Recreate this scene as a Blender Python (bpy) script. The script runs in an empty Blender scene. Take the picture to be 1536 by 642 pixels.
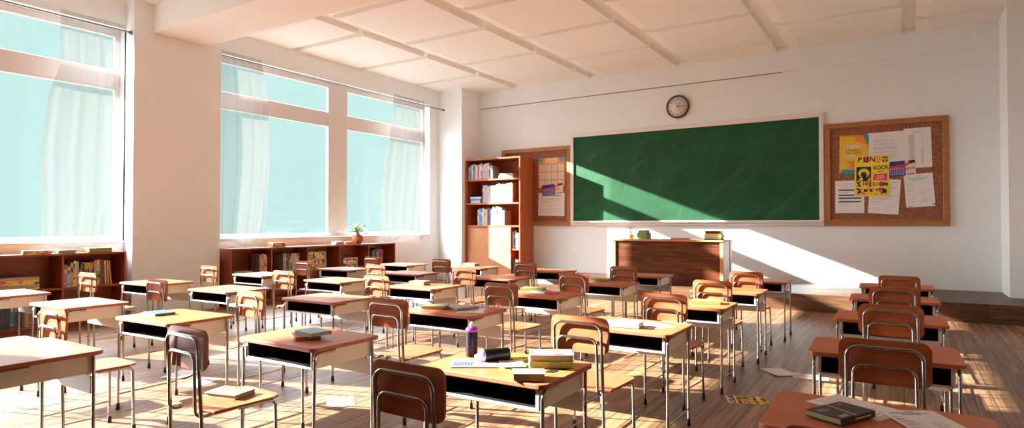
import bpy, bmesh, math, random
from mathutils import Vector, Matrix
random.seed(11)
PI = math.pi
R = math.radians
scene = bpy.context.scene
COL = scene.collection

# ------------------------------------------------------------------ mesh builder
class MB:
    def __init__(s):
        s.v = []; s.f = []; s.m = []; s.sm = []
    def add(s, vs, fs, mi=0, smooth=False, mat=None):
        b = len(s.v)
        if mat is not None: vs = [mat @ Vector(p) for p in vs]
        s.v += [tuple(p) for p in vs]
        for f in fs:
            s.f.append([b + i for i in f]); s.m.append(mi); s.sm.append(smooth)
        return s
    def box(s, x0, x1, y0, y1, z0, z1, mi=0, mat=None):
        vs = [(x0,y0,z0),(x1,y0,z0),(x1,y1,z0),(x0,y1,z0),(x0,y0,z1),(x1,y0,z1),(x1,y1,z1),(x0,y1,z1)]
        fs = [(0,3,2,1),(4,5,6,7),(0,1,5,4),(1,2,6,5),(2,3,7,6),(3,0,4,7)]
        return s.add(vs, fs, mi, False, mat)
    def bbox(s, x0, x1, y0, y1, z0, z1, b=.004, mi=0, mat=None):
        # box with chamfered edges
        bm = bmesh.new()
        bmesh.ops.create_cube(bm, size=1)
        for v in bm.verts:
            v.co = Vector(((x0+x1)/2+v.co.x*(x1-x0), (y0+y1)/2+v.co.y*(y1-y0), (z0+z1)/2+v.co.z*(z1-z0)))
        b = min(b, .45*min(x1-x0, y1-y0, z1-z0))
        bmesh.ops.bevel(bm, geom=bm.edges[:], offset=b, segments=1, affect='EDGES', profile=.5)
        bm.verts.index_update()
        s.add([v.co.copy() for v in bm.verts], [[v.index for v in f.verts] for f in bm.faces], mi, False, mat)
        bm.free(); return s
    def prism(s, pts, z0, z1, mi=0, side=None, bev=0, mat=None, smooth=False):
        # extruded polygon (counter-clockwise xy), optional rounded top/bottom rim
        n = len(pts)
        side = mi if side is None else side
        cx = sum(p[0] for p in pts)/n; cy = sum(p[1] for p in pts)/n
        def ring(o, z):
            out = []
            for i in range(n):
                a = Vector(pts[i-1]); b = Vector(pts[i]); c = Vector(pts[(i+1) % n])
                d1 = (b-a).normalized(); d2 = (c-b).normalized()
                nn = Vector((d1.y+d2.y, -d1.x-d2.x)); nn.normalize()
                q = b - nn*o
                out.append((q.x, q.y, z))
            return out
        if bev:
            rs = [ring(bev, z0), ring(bev*.3, z0+bev*.3), ring(0, z0+bev), ring(0, z1-bev), ring(bev*.3, z1-bev*.3), ring(bev, z1)]
        else:
            rs = [ring(0, z0), ring(0, z1)]
        vs = [p for r in rs for p in r]
        k = len(rs)
        fs = []
        for j in range(k-1):
            for i in range(n):
                fs.append((j*n+i, j*n+(i+1) % n, (j+1)*n+(i+1) % n, (j+1)*n+i))
        s.add(vs, fs, side, smooth, mat)
        s.add(rs[-1], [tuple(range(n))], mi, False, mat)
        s.add(rs[0], [tuple(reversed(range(n)))], mi, False, mat)
        return s
    def tube(s, pts, r, seg=10, mi=0, caps=True, mat=None, radii=None):
        pts = [Vector(p) for p in pts]
        n = len(pts); rings = []
        t0 = (pts[1]-pts[0]).normalized()
        up = Vector((0,0,1)) if abs(t0.z) < .9 else Vector((1,0,0))
        u = t0.cross(up).normalized()
        prev = t0
        for i in range(n):
            if i == 0: t = t0
            elif i == n-1: t = (pts[i]-pts[i-1]).normalized()
            else: t = ((pts[i]-pts[i-1]).normalized()+(pts[i+1]-pts[i]).normalized()).normalized()
            q = prev.rotation_difference(t)
            u = q @ u; u = (u - t*u.dot(t)).normalized()
            w = t.cross(u); prev = t
            rr = radii[i] if radii else r
            rings.append([pts[i]+(u*math.cos(2*PI*k/seg)+w*math.sin(2*PI*k/seg))*rr for k in range(seg)])
        vs = [p for rg in rings for p in rg]; fs = []
        for i in range(n-1):
            for k in range(seg):
                fs.append((i*seg+k, i*seg+(k+1) % seg, (i+1)*seg+(k+1) % seg, (i+1)*seg+k))
        s.add(vs, fs, mi, True, mat)
        if caps:
            s.add(rings[0], [tuple(reversed(range(seg)))], mi, False, mat)
            s.add(rings[-1], [tuple(range(seg))], mi, False, mat)
        return s
    def lathe(s, prof, seg=24, mi=0, mat=None, cap0=True, cap1=True, smooth=True):
        n = len(prof)
        vs = [(r*math.cos(2*PI*k/seg), r*math.sin(2*PI*k/seg), z) for r, z in prof for k in range(seg)]
        fs = [(i*seg+k, i*seg+(k+1) % seg, (i+1)*seg+(k+1) % seg, (i+1)*seg+k) for i in range(n-1) for k in range(seg)]
        s.add(vs, fs, mi, smooth, mat)
        if cap0: s.add(vs[:seg], [tuple(reversed(range(seg)))], mi, False, mat)
        if cap1: s.add(vs[-seg:], [tuple(range(seg))], mi, False, mat)
        return s
    def quad(s, x0, x1, y0, y1, z, mi=0, mat=None):
        return s.add([(x0,y0,z),(x1,y0,z),(x1,y1,z),(x0,y1,z)], [(0,1,2,3)], mi, False, mat)
    def build(s, name, mats, parent=None, loc=None):
        me = bpy.data.meshes.new(name)
        me.from_pydata(s.v, [], s.f)
        if not isinstance(mats, (list, tuple)): mats = [mats]
        for m in mats: me.materials.append(m)
        me.polygons.foreach_set('material_index', s.m)
        me.polygons.foreach_set('use_smooth', s.sm)
        me.update()
        o = bpy.data.objects.new(name, me); COL.objects.link(o)
        if parent: o.parent = parent
        if loc: o.location = loc
        return o

def rrect(w, d, r, seg=6, cx=0, cy=0):
    out = []
    for sx, sy, a0 in ((1,1,0),(-1,1,90),(-1,-1,180),(1,-1,270)):
        for k in range(seg+1):
            a = R(a0+90*k/seg)
            out.append((cx+sx*(w/2-r)+r*math.cos(a), cy+sy*(d/2-r)+r*math.sin(a)))
    return out

def fillet(pts, r, seg=6):
    pts = [Vector(p) for p in pts]
    out = [pts[0]]
    for i in range(1, len(pts)-1):
        a, b, c = pts[i-1], pts[i], pts[i+1]
        d1 = (a-b).normalized(); d2 = (c-b).normalized()
        ang = d1.angle(d2); t = r/math.tan(ang/2)
        t = min(t, (a-b).length*.49, (c-b).length*.49); rr = t*math.tan(ang/2)
        ctr = b+(d1+d2).normalized()*(rr/math.sin(ang/2))
        p0 = b+d1*t; p1 = b+d2*t
        v0 = p0-ctr; v1 = p1-ctr
        for k in range(seg+1):
            f = k/seg; w = v0.angle(v1)
            out.append(ctr+(v0*math.sin((1-f)*w)+v1*math.sin(f*w))/math.sin(w))
    out.append(pts[-1])
    return out

# ------------------------------------------------------------------ tagging
LABELS = {}
def tag(o, label, cat, group=None, kind=None):
    o['label'] = label; o['category'] = cat
    if group: o['group'] = group
    if kind: o['kind'] = kind
    LABELS.setdefault(label, []).append(o.name)
    return o
def thing(name, label, cat, loc=(0,0,0), rz=0, group=None):
    o = bpy.data.objects.new(name, None); COL.objects.link(o)
    o.empty_display_size = .05
    o.location = loc; o.rotation_euler = (0,0,rz)
    return tag(o, label, cat, group)
def struct(o):
    o['kind'] = 'structure'; return o
def copy_tree(o, parent=None):
    c = o.copy(); COL.objects.link(c)
    if parent: c.parent = parent
    for ch in o.children: copy_tree(ch, c)
    return c

# ------------------------------------------------------------------ materials
class NT:
    def __init__(s, name):
        s.mat = bpy.data.materials.new(name); s.mat.use_nodes = True
        s.t = s.mat.node_tree; s.t.nodes.clear()
        s.out = s.n('ShaderNodeOutputMaterial')
    def n(s, typ, **kw):
        nd = s.t.nodes.new(typ)
        for k, v in kw.items():
            if k in nd.inputs: nd.inputs[k].default_value = v
            else: setattr(nd, k, v)
        return nd
    def l(s, a, b): s.t.links.new(a, b)
    def bsdf(s, **kw):
        b = s.n('ShaderNodeBsdfPrincipled')
        for k, v in kw.items(): b.inputs[k.replace('_', ' ')].default_value = v
        s.l(b.outputs[0], s.out.inputs[0]); return b
    def coords(s, scale=(1,1,1), rot=(0,0,0), kind='Object'):
        tc = s.n('ShaderNodeTexCoord'); mp = s.n('ShaderNodeMapping')
        mp.inputs['Scale'].default_value = scale; mp.inputs['Rotation'].default_value = rot
        s.l(tc.outputs[kind], mp.inputs[0]); return mp.outputs[0]
    def ramp(s, fac, stops):
        r = s.n('ShaderNodeValToRGB'); e = r.color_ramp.elements
        while len(e) > 1: e.remove(e[-1])
        e[0].position = stops[0][0]; e[0].color = (*stops[0][1], 1)
        for p, c in stops[1:]:
            x = e.new(p); x.color = (*c, 1)
        s.l(fac, r.inputs[0]); return r.outputs[0]
    def noise(s, vec, scale=5, detail=4, rough=.55, dist=0):
        n = s.n('ShaderNodeTexNoise'); n.inputs['Scale'].default_value = scale
        n.inputs['Detail'].default_value = detail; n.inputs['Roughness'].default_value = rough
        n.inputs['Distortion'].default_value = dist
        s.l(vec, n.inputs['Vector']); return n.outputs[0]
    def mix(s, fac, a, b, blend='MIX'):
        m = s.n('ShaderNodeMix', data_type='RGBA', blend_type=blend)
        for sock, val in ((m.inputs[0], fac), (m.inputs[6], a), (m.inputs[7], b)):
            if hasattr(val, 'links'): s.l(val, sock)
            elif isinstance(val, (int, float)): sock.default_value = val
            else: sock.default_value = (*val, 1)
        return m.outputs[2]
    def bump(s, h, b, strength=.2, dist=.01):
        n = s.n('ShaderNodeBump', Strength=strength, Distance=dist)
        s.l(h, n.inputs['Height']); s.l(n.outputs[0], b.inputs['Normal'])

def plain(name, c, rough=.5, metal=0, spec=.5, **kw):
    t = NT(name); b = t.bsdf(Base_Color=(*c, 1), Roughness=rough, Metallic=metal)
    b.inputs['Specular IOR Level'].default_value = spec
    for k, v in kw.items(): b.inputs[k.replace('_', ' ')].default_value = v
    return t.mat

def wood(name, dark, light, scale=(3, 22, 22), rough=.35, rot=(0,0,0), spec=.5):
    t = NT(name); b = t.bsdf(Roughness=rough)
    b.inputs['Specular IOR Level'].default_value = spec
    v = t.coords(scale, rot)
    # each piece cut from another part of the plank
    oi = t.n('ShaderNodeObjectInfo'); ad = t.n('ShaderNodeVectorMath', operation='ADD')
    ml = t.n('ShaderNodeMath', operation='MULTIPLY'); ml.inputs[1].default_value = 17
    t.l(oi.outputs['Random'], ml.inputs[0]); t.l(v, ad.inputs[0]); t.l(ml.outputs[0], ad.inputs[1])
    f = t.noise(ad.outputs[0], 1.4, 5, .62, .6)
    c = t.ramp(f, [(.3, dark), (.5, tuple((a+q)/2 for a, q in zip(dark, light))), (.68, light)])
    t.l(c, b.inputs['Base Color']); t.bump(f, b, .05)
    return t.mat

M = {}
M['top'] = wood('desk_laminate', (.46,.130,.047), (.55,.163,.064), (2.2, 20, 20), .36, spec=.2)
M['top_edge'] = wood('desk_edge_wood', (.30,.075,.025), (.38,.105,.035), (4, 20, 20), .45)
M['plate'] = wood('chair_plywood', (.34,.088,.030), (.47,.142,.058), (2.5, 20, 20), .36, spec=.2)
M['plate_edge'] = wood('chair_ply_edge', (.26,.065,.022), (.34,.09,.03), (4, 20, 20), .45)
M['chrome'] = plain('brushed_chrome', (.34,.325,.30), .2, 1)
M['rubber'] = plain('black_rubber', (.012,.011,.011), .5)
M['side'] = plain('beige_painted_metal', (.66,.60,.49), .42)
M['tray'] = plain('black_tray_metal', (.020,.020,.020), .28)
M['lip'] = plain('tray_rim_metal', (.72,.72,.72), .3, .7)
M['panel'] = plain('white_panel_metal', (.74,.71,.69), .45)
M['shelf'] = wood('shelf_red_wood', (.25,.052,.019), (.36,.085,.029), (14, 2.5, 14), .45, spec=.35)
M['case'] = wood('bookcase_wood', (.36,.080,.024), (.45,.115,.036), (8, 8, 2), .42, spec=.35)
M['door'] = wood('bookcase_door_wood', (.44,.17,.07), (.52,.22,.095), (14, 14, 1.5), .45)
M['tdesk'] = wood('teacher_desk_walnut', (.032,.009,.003), (.15,.044,.011), (1.6, 16, 16), .42, spec=.25)
M['tdesk_edge'] = wood('teacher_desk_edge', (.46,.20,.085), (.55,.26,.12), (4, 14, 14), .45)
M['corkframe'] = wood('corkboard_frame_wood', (.34,.135,.035), (.44,.19,.055), (6, 6, 6), .5)
M['paper'] = plain('white_paper', (.78,.77,.76), .7)
M['paper_cream'] = plain('cream_paper', (.72,.67,.58), .7)
M['pages'] = plain('book_pages', (.66,.60,.46), .75)
M['pages_green'] = plain('olive_page_edges', (.30,.32,.12), .7)
M['ink'] = plain('grey_print', (.40,.39,.39), .7)
M['ink_dark'] = plain('black_print', (.02,.018,.02), .6)
M['ink_red'] = plain('red_print', (.62,.08,.06), .6)
M['ink_teal'] = plain('teal_print', (.02,.34,.32), .6)
M['ink_navy'] = plain('navy_print', (.03,.045,.20), .6)
M['ink_orange'] = plain('orange_print', (.85,.24,.04), .6)
M['ink_pink'] = plain('magenta_print', (.75,.03,.25), .6)
M['ink_yellow'] = plain('yellow_poster_paper', (.85,.68,.04), .6)
M['gold'] = plain('amber_flyer_paper', (.80,.50,.03), .6)
M['orange_paper'] = plain('orange_calendar_paper', (.85,.33,.03), .6)
M['blue_print'] = plain('blue_print', (.10,.32,.55), .6)
M['lilac_print'] = plain('lilac_print', (.25,.30,.70), .6)
M['mint_print'] = plain('mint_print', (.25,.65,.55), .6)
M['white_metal'] = plain('white_frame_paint', (.70,.675,.655), .5)
M['frame_pink'] = plain('board_frame_paint', (.80,.74,.71), .5)
M['clay'] = plain('terracotta', (.38,.10,.045), .6)
M['soil'] = plain('potting_soil', (.05,.03,.02), .9)
M['orange_pot'] = plain('orange_glaze', (.75,.28,.04), .35)
M['green_box'] = plain('green_card', (.20,.26,.08), .6)
M['leaf'] = plain('plant_leaf', (.32,.50,.13), .45)
M['leaf'].node_tree.nodes['Principled BSDF'].inputs['Subsurface Weight'].default_value = .0
M['stem'] = plain('plant_stem', (.22,.35,.10), .5)
M['can_black'] = plain('can_black_lacquer', (.006,.006,.007), .38, 0, .25)
M['can_magenta'] = plain('can_magenta_ring', (.42,.03,.42), .35)
M['can_lilac'] = plain('can_lilac_ring', (.32,.33,.80), .35)
M['can_white'] = plain('can_white_nozzle', (.80,.78,.80), .4)
M['clock_rim'] = plain('clock_dark_rim', (.055,.028,.018), .4)
M['clock_face'] = plain('clock_dial', (.76,.70,.67), .55)
M['clock_ink'] = plain('clock_numeral_ink', (.16,.11,.09), .6)
M['rod'] = plain('curtain_rod_metal', (.22,.20,.19), .35, .8)
M['steel'] = plain('handle_steel', (.75,.74,.72), .3, 1)
M['grey_panel'] = plain('grey_desk_side', (.62,.61,.62), .5)

BC = dict(red=(.42,.05,.04), maroon=(.22,.035,.05), navy=(.02,.035,.11), blue=(.035,.13,.36), sky=(.25,.48,.62), grey=(.30,.30,.31), lightgrey=(.34,.34,.35),
          black=(.018,.018,.02), cream=(.38,.335,.26), white=(.36,.355,.345), yellow=(.75,.52,.06), orange=(.70,.25,.05), green=(.08,.33,.09), olive=(.28,.30,.10),
          teal=(.04,.17,.17), brown=(.16,.075,.04), pink=(.68,.36,.38), lilac=(.42,.40,.55), charcoal=(.05,.052,.06), rose=(.62,.16,.14), mauve=(.24,.18,.18))
for k, c in BC.items(): M['bk_'+k] = plain('book_cover_'+k, c, .45)
def comic(name, cols, scale=19):
    t = NT(name); b = t.bsdf(Roughness=.4)
    v = t.n('ShaderNodeTexVoronoi', Scale=scale)
    oi = t.n('ShaderNodeObjectInfo'); ad = t.n('ShaderNodeVectorMath', operation='ADD'); ml = t.n('ShaderNodeMath', operation='MULTIPLY'); ml.inputs[1].default_value = 13
    t.l(oi.outputs['Random'], ml.inputs[0]); t.l(t.coords(), ad.inputs[0]); t.l(ml.outputs[0], ad.inputs[1]); t.l(ad.outputs[0], v.inputs['Vector'])
    hs = t.n('ShaderNodeSeparateColor'); t.l(v.outputs['Color'], hs.inputs[0])
    n = len(cols)
    r = t.n('ShaderNodeValToRGB'); r.color_ramp.interpolation = 'CONSTANT'
    e = r.color_ramp.elements
    e[0].position = 0; e[0].color = (*cols[0], 1); e[1].position = 1/n; e[1].color = (*cols[1], 1)
    for i in range(2, n):
        x = e.new(i/n); x.color = (*cols[i], 1)
    t.l(hs.outputs[0], r.inputs[0]); t.l(r.outputs[0], b.inputs['Base Color'])
    return t.mat
Y_, K_, RD, OR, GR, WH, PK, TL = (.80,.58,.04), (.02,.02,.02), (.55,.05,.03), (.75,.24,.03), (.07,.36,.08), (.75,.72,.66), (.70,.10,.40), (.20,.60,.58)
M['bk_comic_yellow'] = comic('comic_cover_yellow', [Y_, Y_, OR, K_, RD, GR])
M['bk_comic_orange'] = comic('comic_cover_orange', [OR, Y_, K_, RD, OR, WH])
M['bk_comic_green'] = comic('comic_cover_green', [GR, GR, Y_, OR, K_, GR])
M['bk_comic_pink'] = comic('comic_cover_pink', [Y_, PK, WH, GR, Y_, OR])
M['bk_comic_bright'] = comic('comic_cover_bright', [(.55,.42,.03), (.50,.10,.32), (.36,.24,.48), (.12,.40,.36), (.26,.46,.14), (.46,.43,.50), (.12,.40,.36)], 20)
M['poster_art'] = comic('poster_artwork', [K_, Y_, K_, Y_, PK], 22)

def wall_mat(name, c1, c2, bumpy=.12):
    t = NT(name); b = t.bsdf(Roughness=.75); b.inputs['Specular IOR Level'].default_value = .25
    v = t.coords()
    n1 = t.noise(v, 1.1, 6, .65); n2 = t.noise(v, 9, 5, .6)
    c = t.mix(.35, t.ramp(n1, [(.35, c1), (.65, c2)]), t.ramp(n2, [(.35, c1), (.65, c2)]))
    t.l(c, b.inputs['Base Color']); t.bump(n2, b, bumpy, .01)
    return t.mat
M['wall_r'] = wall_mat('right_wall_paint', (.72,.72,.71), (.76,.76,.75))
M['back'] = wood('dark_back_wall', (.10,.055,.03), (.16,.09,.05), (6, 6, 1.5), .6)  # unseen back wall, given dark wood to cut bounce light
M['wall'] = wall_mat('plaster_wall', (.80,.852,.87), (.84,.895,.91))
M['ceiling'] = wall_mat('ceiling_paint', (.85,.86,.815), (.87,.88,.84), .03)
M['reveal'] = wall_mat('window_wall_plaster', (.80,.852,.87), (.84,.895,.91), .05)

def floor_mat(name, along='Y', wdt=.2, lng=2.2, dark=(.085,.037,.015), light=(.385,.215,.11), rough=.42):
    t = NT(name); b = t.bsdf(Roughness=rough); b.inputs['Specular IOR Level'].default_value = .38
    tc = t.n('ShaderNodeTexCoord')
    mp = t.n('ShaderNodeMapping')
    if along == 'Y': mp.inputs['Rotation'].default_value = (0,0,R(90))
    t.l(tc.outputs['Object'], mp.inputs[0])
    br = t.n('ShaderNodeTexBrick'); br.offset = .37; br.offset_frequency = 2
    br.inputs['Scale'].default_value = 1; br.inputs['Brick Width'].default_value = lng; br.inputs['Row Height'].default_value = wdt
    br.inputs['Mortar Size'].default_value = .0035; br.inputs['Mortar Smooth'].default_value = .1
    br.inputs['Color1'].default_value = (.0,.0,.0,1); br.inputs['Color2'].default_value = (1,1,1,1); br.inputs['Mortar'].default_value = (.5,.5,.5,1)
    t.l(mp.outputs[0], br.inputs['Vector'])
    bw = t.n('ShaderNodeSeparateColor'); t.l(br.outputs['Color'], bw.inputs[0])
    # grain shifted per plank
    m2 = t.n('ShaderNodeMapping'); m2.inputs['Scale'].default_value = (.9, 26, 26)
    t.l(mp.outputs[0], m2.inputs[0])
    ad = t.n('ShaderNodeVectorMath', operation='ADD'); sc = t.n('ShaderNodeMath', operation='MULTIPLY'); sc.inputs[1].default_value = 9
    t.l(bw.outputs[0], sc.inputs[0]); t.l(m2.outputs[0], ad.inputs[0]); t.l(sc.outputs[0], ad.inputs[1])
    g = t.noise(ad.outputs[0], 1, 6, .68, .8)
    mid = tuple((p+q)/2 for p, q in zip(dark, light))
    c = t.ramp(g, [(.34, dark), (.5, mid), (.64, light)])
    tint = t.ramp(bw.outputs[0], [(0, (.82,.80,.79)), (1, (1.12,1.10,1.08))])
    c = t.mix(1.0, c, tint, 'MULTIPLY')
    c = t.mix(br.outputs['Fac'], c, (.045,.02,.012))
    t.l(c, b.inputs['Base Color'])
    hm = t.n('ShaderNodeMath', operation='SUBTRACT'); t.l(g, hm.inputs[0]); t.l(br.outputs['Fac'], hm.inputs[1])
    t.bump(hm.outputs[0], b, .22, .006)
    return t.mat
M['floor'] = floor_mat('plank_floor')
M['platform'] = floor_mat('platform_planks', 'X', .12, 1.6, (.05,.021,.009), (.135,.066,.032))

def board_mat():
    t = NT('chalkboard_green'); b = t.bsdf(Roughness=.75); b.inputs['Specular IOR Level'].default_value = .25
    v = t.coords()
    base = t.ramp(t.noise(v, 1.6, 4, .6), [(.3, (.0085,.066,.024)), (.7, (.016,.105,.041))])
    # wiped chalk: long soft strokes in a few directions
    def strokes(ang, sc, lo, hi, warp):
        n0 = t.n('ShaderNodeTexNoise'); n0.inputs['Scale'].default_value = .7; t.l(v, n0.inputs['Vector'])
        va = t.n('ShaderNodeVectorMath', operation='MULTIPLY_ADD'); va.inputs[1].default_value = (warp,)*3
        t.l(n0.outputs['Color'], va.inputs[0]); t.l(v, va.inputs[2])
        mp = t.n('ShaderNodeMapping'); mp.inputs['Rotation'].default_value = (0,ang,0)
        mp2 = t.n('ShaderNodeMapping'); mp2.inputs['Scale'].default_value = sc
        t.l(va.outputs[0], mp.inputs[0]); t.l(mp.outputs[0], mp2.inputs[0])
        return t.ramp(t.noise(mp2.outputs[0], 1, 5, .65), [(lo, (0,0,0)), (hi, (1,1,1))])
    s1 = strokes(R(38), (.35,1,8), .50, .95, .9)
    s2 = strokes(R(68), (.35,1,16), .56, .92, .9)
    cloud = t.ramp(t.noise(v, .9, 3, .6), [(.42, (0,0,0)), (.62, (1,1,1))])
    s1 = t.mix(1, s1, cloud, 'MULTIPLY')
    c = t.mix(s1, base, (.075,.165,.065)); c = t.mix(t.mix(.4, (0,0,0), s2), c, (.12,.22,.10))
    t.l(c, b.inputs['Base Color'])
    return t.mat
M['board'] = board_mat()
M['chalk'] = plain('chalk_dust_marks', (.075,.16,.07), .9, 0, .1)

def cork_mat():
    t = NT('cork'); b = t.bsdf(Roughness=.9)
    v = t.coords(); n = t.noise(v, 60, 3, .7); n2 = t.noise(v, 22, 2)
    c = t.ramp(n, [(.34, (.10,.03,.014)), (.5, (.27,.092,.044)), (.66, (.44,.19,.105))])
    c = t.mix(.25, c, t.ramp(n2, [(.3, (.2,.07,.03)), (.7, (.45,.2,.1))]))
    t.l(c, b.inputs['Base Color']); t.bump(n, b, .3, .004); return t.mat
M['cork'] = cork_mat()

def sheer_mat():
    t = NT('sheer_curtain')
    tr = t.n('ShaderNodeBsdfTransparent'); df = t.n('ShaderNodeBsdfDiffuse'); tl = t.n('ShaderNodeBsdfTranslucent')
    df.inputs[0].default_value = (.55,.54,.53,1); tl.inputs[0].default_value = (.062,.056,.054,1)
    m1 = t.n('ShaderNodeMixShader'); m1.inputs[0].default_value = .65
    t.l(df.outputs[0], m1.inputs[1]); t.l(tl.outputs[0], m1.inputs[2])
    # cloth gathers look denser where seen edge-on
    lw = t.n('ShaderNodeLayerWeight', Blend=.35)
    mr = t.n('ShaderNodeMapRange'); mr.inputs['To Min'].default_value = .33; mr.inputs['To Max'].default_value = .55
    t.l(lw.outputs['Facing'], mr.inputs[0])
    m2 = t.n('ShaderNodeMixShader'); t.l(mr.outputs[0], m2.inputs[0])
    t.l(tr.outputs[0], m2.inputs[1]); t.l(m1.outputs[0], m2.inputs[2])
    t.l(m2.outputs[0], t.out.inputs[0]); return t.mat
M['sheer'] = sheer_mat()
def pane_mat():
    t = NT('window_glass')
    tr = t.n('ShaderNodeBsdfTransparent'); gl = t.n('ShaderNodeBsdfGlossy', Roughness=.02)
    tr.inputs[0].default_value = (.985,.99,.99,1)
    m = t.n('ShaderNodeMixShader'); m.inputs[0].default_value = .03
    t.l(tr.outputs[0], m.inputs[1]); t.l(gl.outputs[0], m.inputs[2]); t.l(m.outputs[0], t.out.inputs[0]); return t.mat
M['pane'] = pane_mat()

# ------------------------------------------------------------------ text
_tc = {}
def text_mesh(body, size, align='CENTER', ext=.0004, bold=False):
    cu = bpy.data.curves.new('txt', 'FONT'); cu.body = body; cu.size = size; cu.align_x = align; cu.align_y = 'CENTER'
    cu.extrude = ext; cu.resolution_u = 3
    if bold: cu.offset = size*.018
    o = bpy.data.objects.new('txt', cu); COL.objects.link(o)
    dg = bpy.context.evaluated_depsgraph_get()
    me = bpy.data.meshes.new_from_object(o.evaluated_get(dg))
    bpy.data.objects.remove(o); bpy.data.curves.remove(cu)
    vs = [v.co.copy() for v in me.vertices]; fs = [list(p.vertices) for p in me.polygons]
    bpy.data.meshes.remove(me)
    return vs, fs
def add_text(mb, body, size, x, y, z, mi=0, rot=0, align='CENTER', bold=False, sx=1):
    vs, fs = text_mesh(body, size, align, bold=bold)
    mt = Matrix.Translation((x, y, z)) @ Matrix.Rotation(rot, 4, 'Z') @ Matrix.Scale(sx, 4, (1,0,0))
    mb.add(vs, fs, mi, False, mt)

# ================================================================== THE ROOM
XW, XG = -9.885, -10.092          # window wall, glass plane
YF, YB, XR = 12.866, -8.6, 2.25  # front wall, back wall, right wall
ZC = 4.76
BAYS = [(-.90, 4.65), (6.15, 11.71)]   # window openings along the wall

o = MB().box(-10.6, XR+.3, YB-.3, YF+.3, -.12, 0).build('floor', M['floor']); struct(o)
# window wall: sill wall, lintel and the piers between the openings
mb = MB()
mb.box(-10.122, XW, YB-.2, YF+.2, -.1, 1.12); mb.box(-10.122, XW, YB-.2, YF+.2, 4.345, 5.1)
ys = [YB-.2] + [y for b in BAYS for y in b] + [YF+.2]
for i in range(0, len(ys), 2): mb.box(-10.122, XW, ys[i], ys[i+1], 1.12, 4.345)
o = mb.build('wall_left', M['reveal']); struct(o)
o = MB().box(XW-.05, -9.65, 4.65, 6.035, 0, 4.95).build('wall_left_pillar', M['wall']); struct(o)
o = MB().box(XW-.05, -9.65, -2.37, -.90, 0, 4.95).build('wall_left_pillar', M['wall']); struct(o)
o = MB().box(XW-.05, -9.156, 12.06, YF+.1, 0, 4.95).build('wall_front_pilaster', M['wall']); struct(o)
o = MB().box(-10.122, XR+.3, YF, YF+.25, -.1, 5.1).build('wall_front', M['wall']); struct(o)
o = MB().box(1.372, XR+.1, 11.983, YF+.1, 0, 4.95).build('wall_front_pilaster', M['wall']); struct(o)
o = MB().box(XR, XR+.25, YB-.2, YF+.2, -.1, 5.1).build('wall_right', M['wall_r']); struct(o)
o = MB().box(-10.122, XR+.3, YB-.25, YB, -.1, 5.1).build('wall_back', M['back']); struct(o)
o = MB().box(-9.156, 1.372, YF-.035, YF+.05, 4.362, ZC+.12).build('trim_1', M['wall']); struct(o)
o = MB().box(-9.15, -1.95, YF-.012, YF-.002, 4.347, 4.362).build('beam_shadow_strip', plain('beam_shadow_brown', (.28,.19,.16), .6)); struct(o)  # brown strip painting the contact shadow under the front beam
o = MB().box(-9.70, XR+.1, 4.922, 5.786, 4.325, 5.0).build('ceiling_beam', M['ceiling']); struct(o)
o = MB().box(-9.70, XR+.1, -2.1, -1.24, 4.325, 5.0).build('ceiling_beam', M['ceiling']); struct(o)

# ceiling: brick-staggered panels with shadow grooves between them
mb = MB()
mb.box(-10.5, XR+.3, YB-.3, YF+.3, 4.98, 5.15)
mb.add([(-10.4,YB-.2,ZC),(XR+.2,YB-.2,ZC),(XR+.2,5.4,ZC),(-10.4,5.4,ZC)], [(0,3,2,1)])
ribx = [-9.885, -8.09, -6.05, -4.035, -2.03, .01, 2.05]
GW, GD, CH_ = .20, .085, .20      # groove width and depth, width of the panel's left chamfer
mb.add([(-10.4,5.4,ZC+GD),(XR+.2,5.4,ZC+GD),(XR+.2,13.1,ZC+GD),(-10.4,13.1,ZC+GD)], [(0,3,2,1)])
mb.add([(-10.4,5.4,ZC),(XR+.2,5.4,ZC),(XR+.2,5.4,ZC+GD),(-10.4,5.4,ZC+GD)], [(0,1,2,3)])
YC = [[5.95,7.70,9.455,11.23,12.97], [5.42,6.83,8.59,10.34,12.05,13.2], [5.95,7.70,9.435,11.17,12.92], [5.42,6.80,8.55,10.29,12.06,13.2], [5.95,7.68,9.42,11.154,12.89], [5.42,6.80,8.55,10.30,12.05,13.2]]
for k in range(6):
    x0 = ribx[k]+(GW if k else -.1); x1 = ribx[k+1]
    for a, b in zip(YC[k][:-1], YC[k][1:]):
        y0, y1 = a+.055, b-.055
        ch = CH_ if k else .02
        za = ZC+(.035 if k else 0)
        vs = [(x0,y0,za),(x0+ch,y0,ZC),(x1,y0,ZC),(x1,y1-.05,ZC),(x0+ch,y1-.05,ZC),(x0,y1-.05,za),
              (x0,y0,ZC+GD),(x1,y0,ZC+GD),(x1,y1,ZC+.03),(x0,y1,ZC+.03+(za-ZC)*.5),(x1,y1,ZC+GD),(x0,y1,ZC+GD)]
        fs = [(0,5,4,1),(1,4,3,2),(0,1,2,7,6),(2,3,8,10,7),(0,6,11,9,5),(3,4,5,9,8),(8,9,11,10)]
        mb.add(vs, fs)
o = mb.build('ceiling', M['ceiling']); struct(o)

# teaching platform along the front wall
PZ = .275
o = MB().box(-7.48, XR+.05, 10.862, YF+.1, -.05, PZ).build('floor_platform', M['platform']); struct(o)

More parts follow.
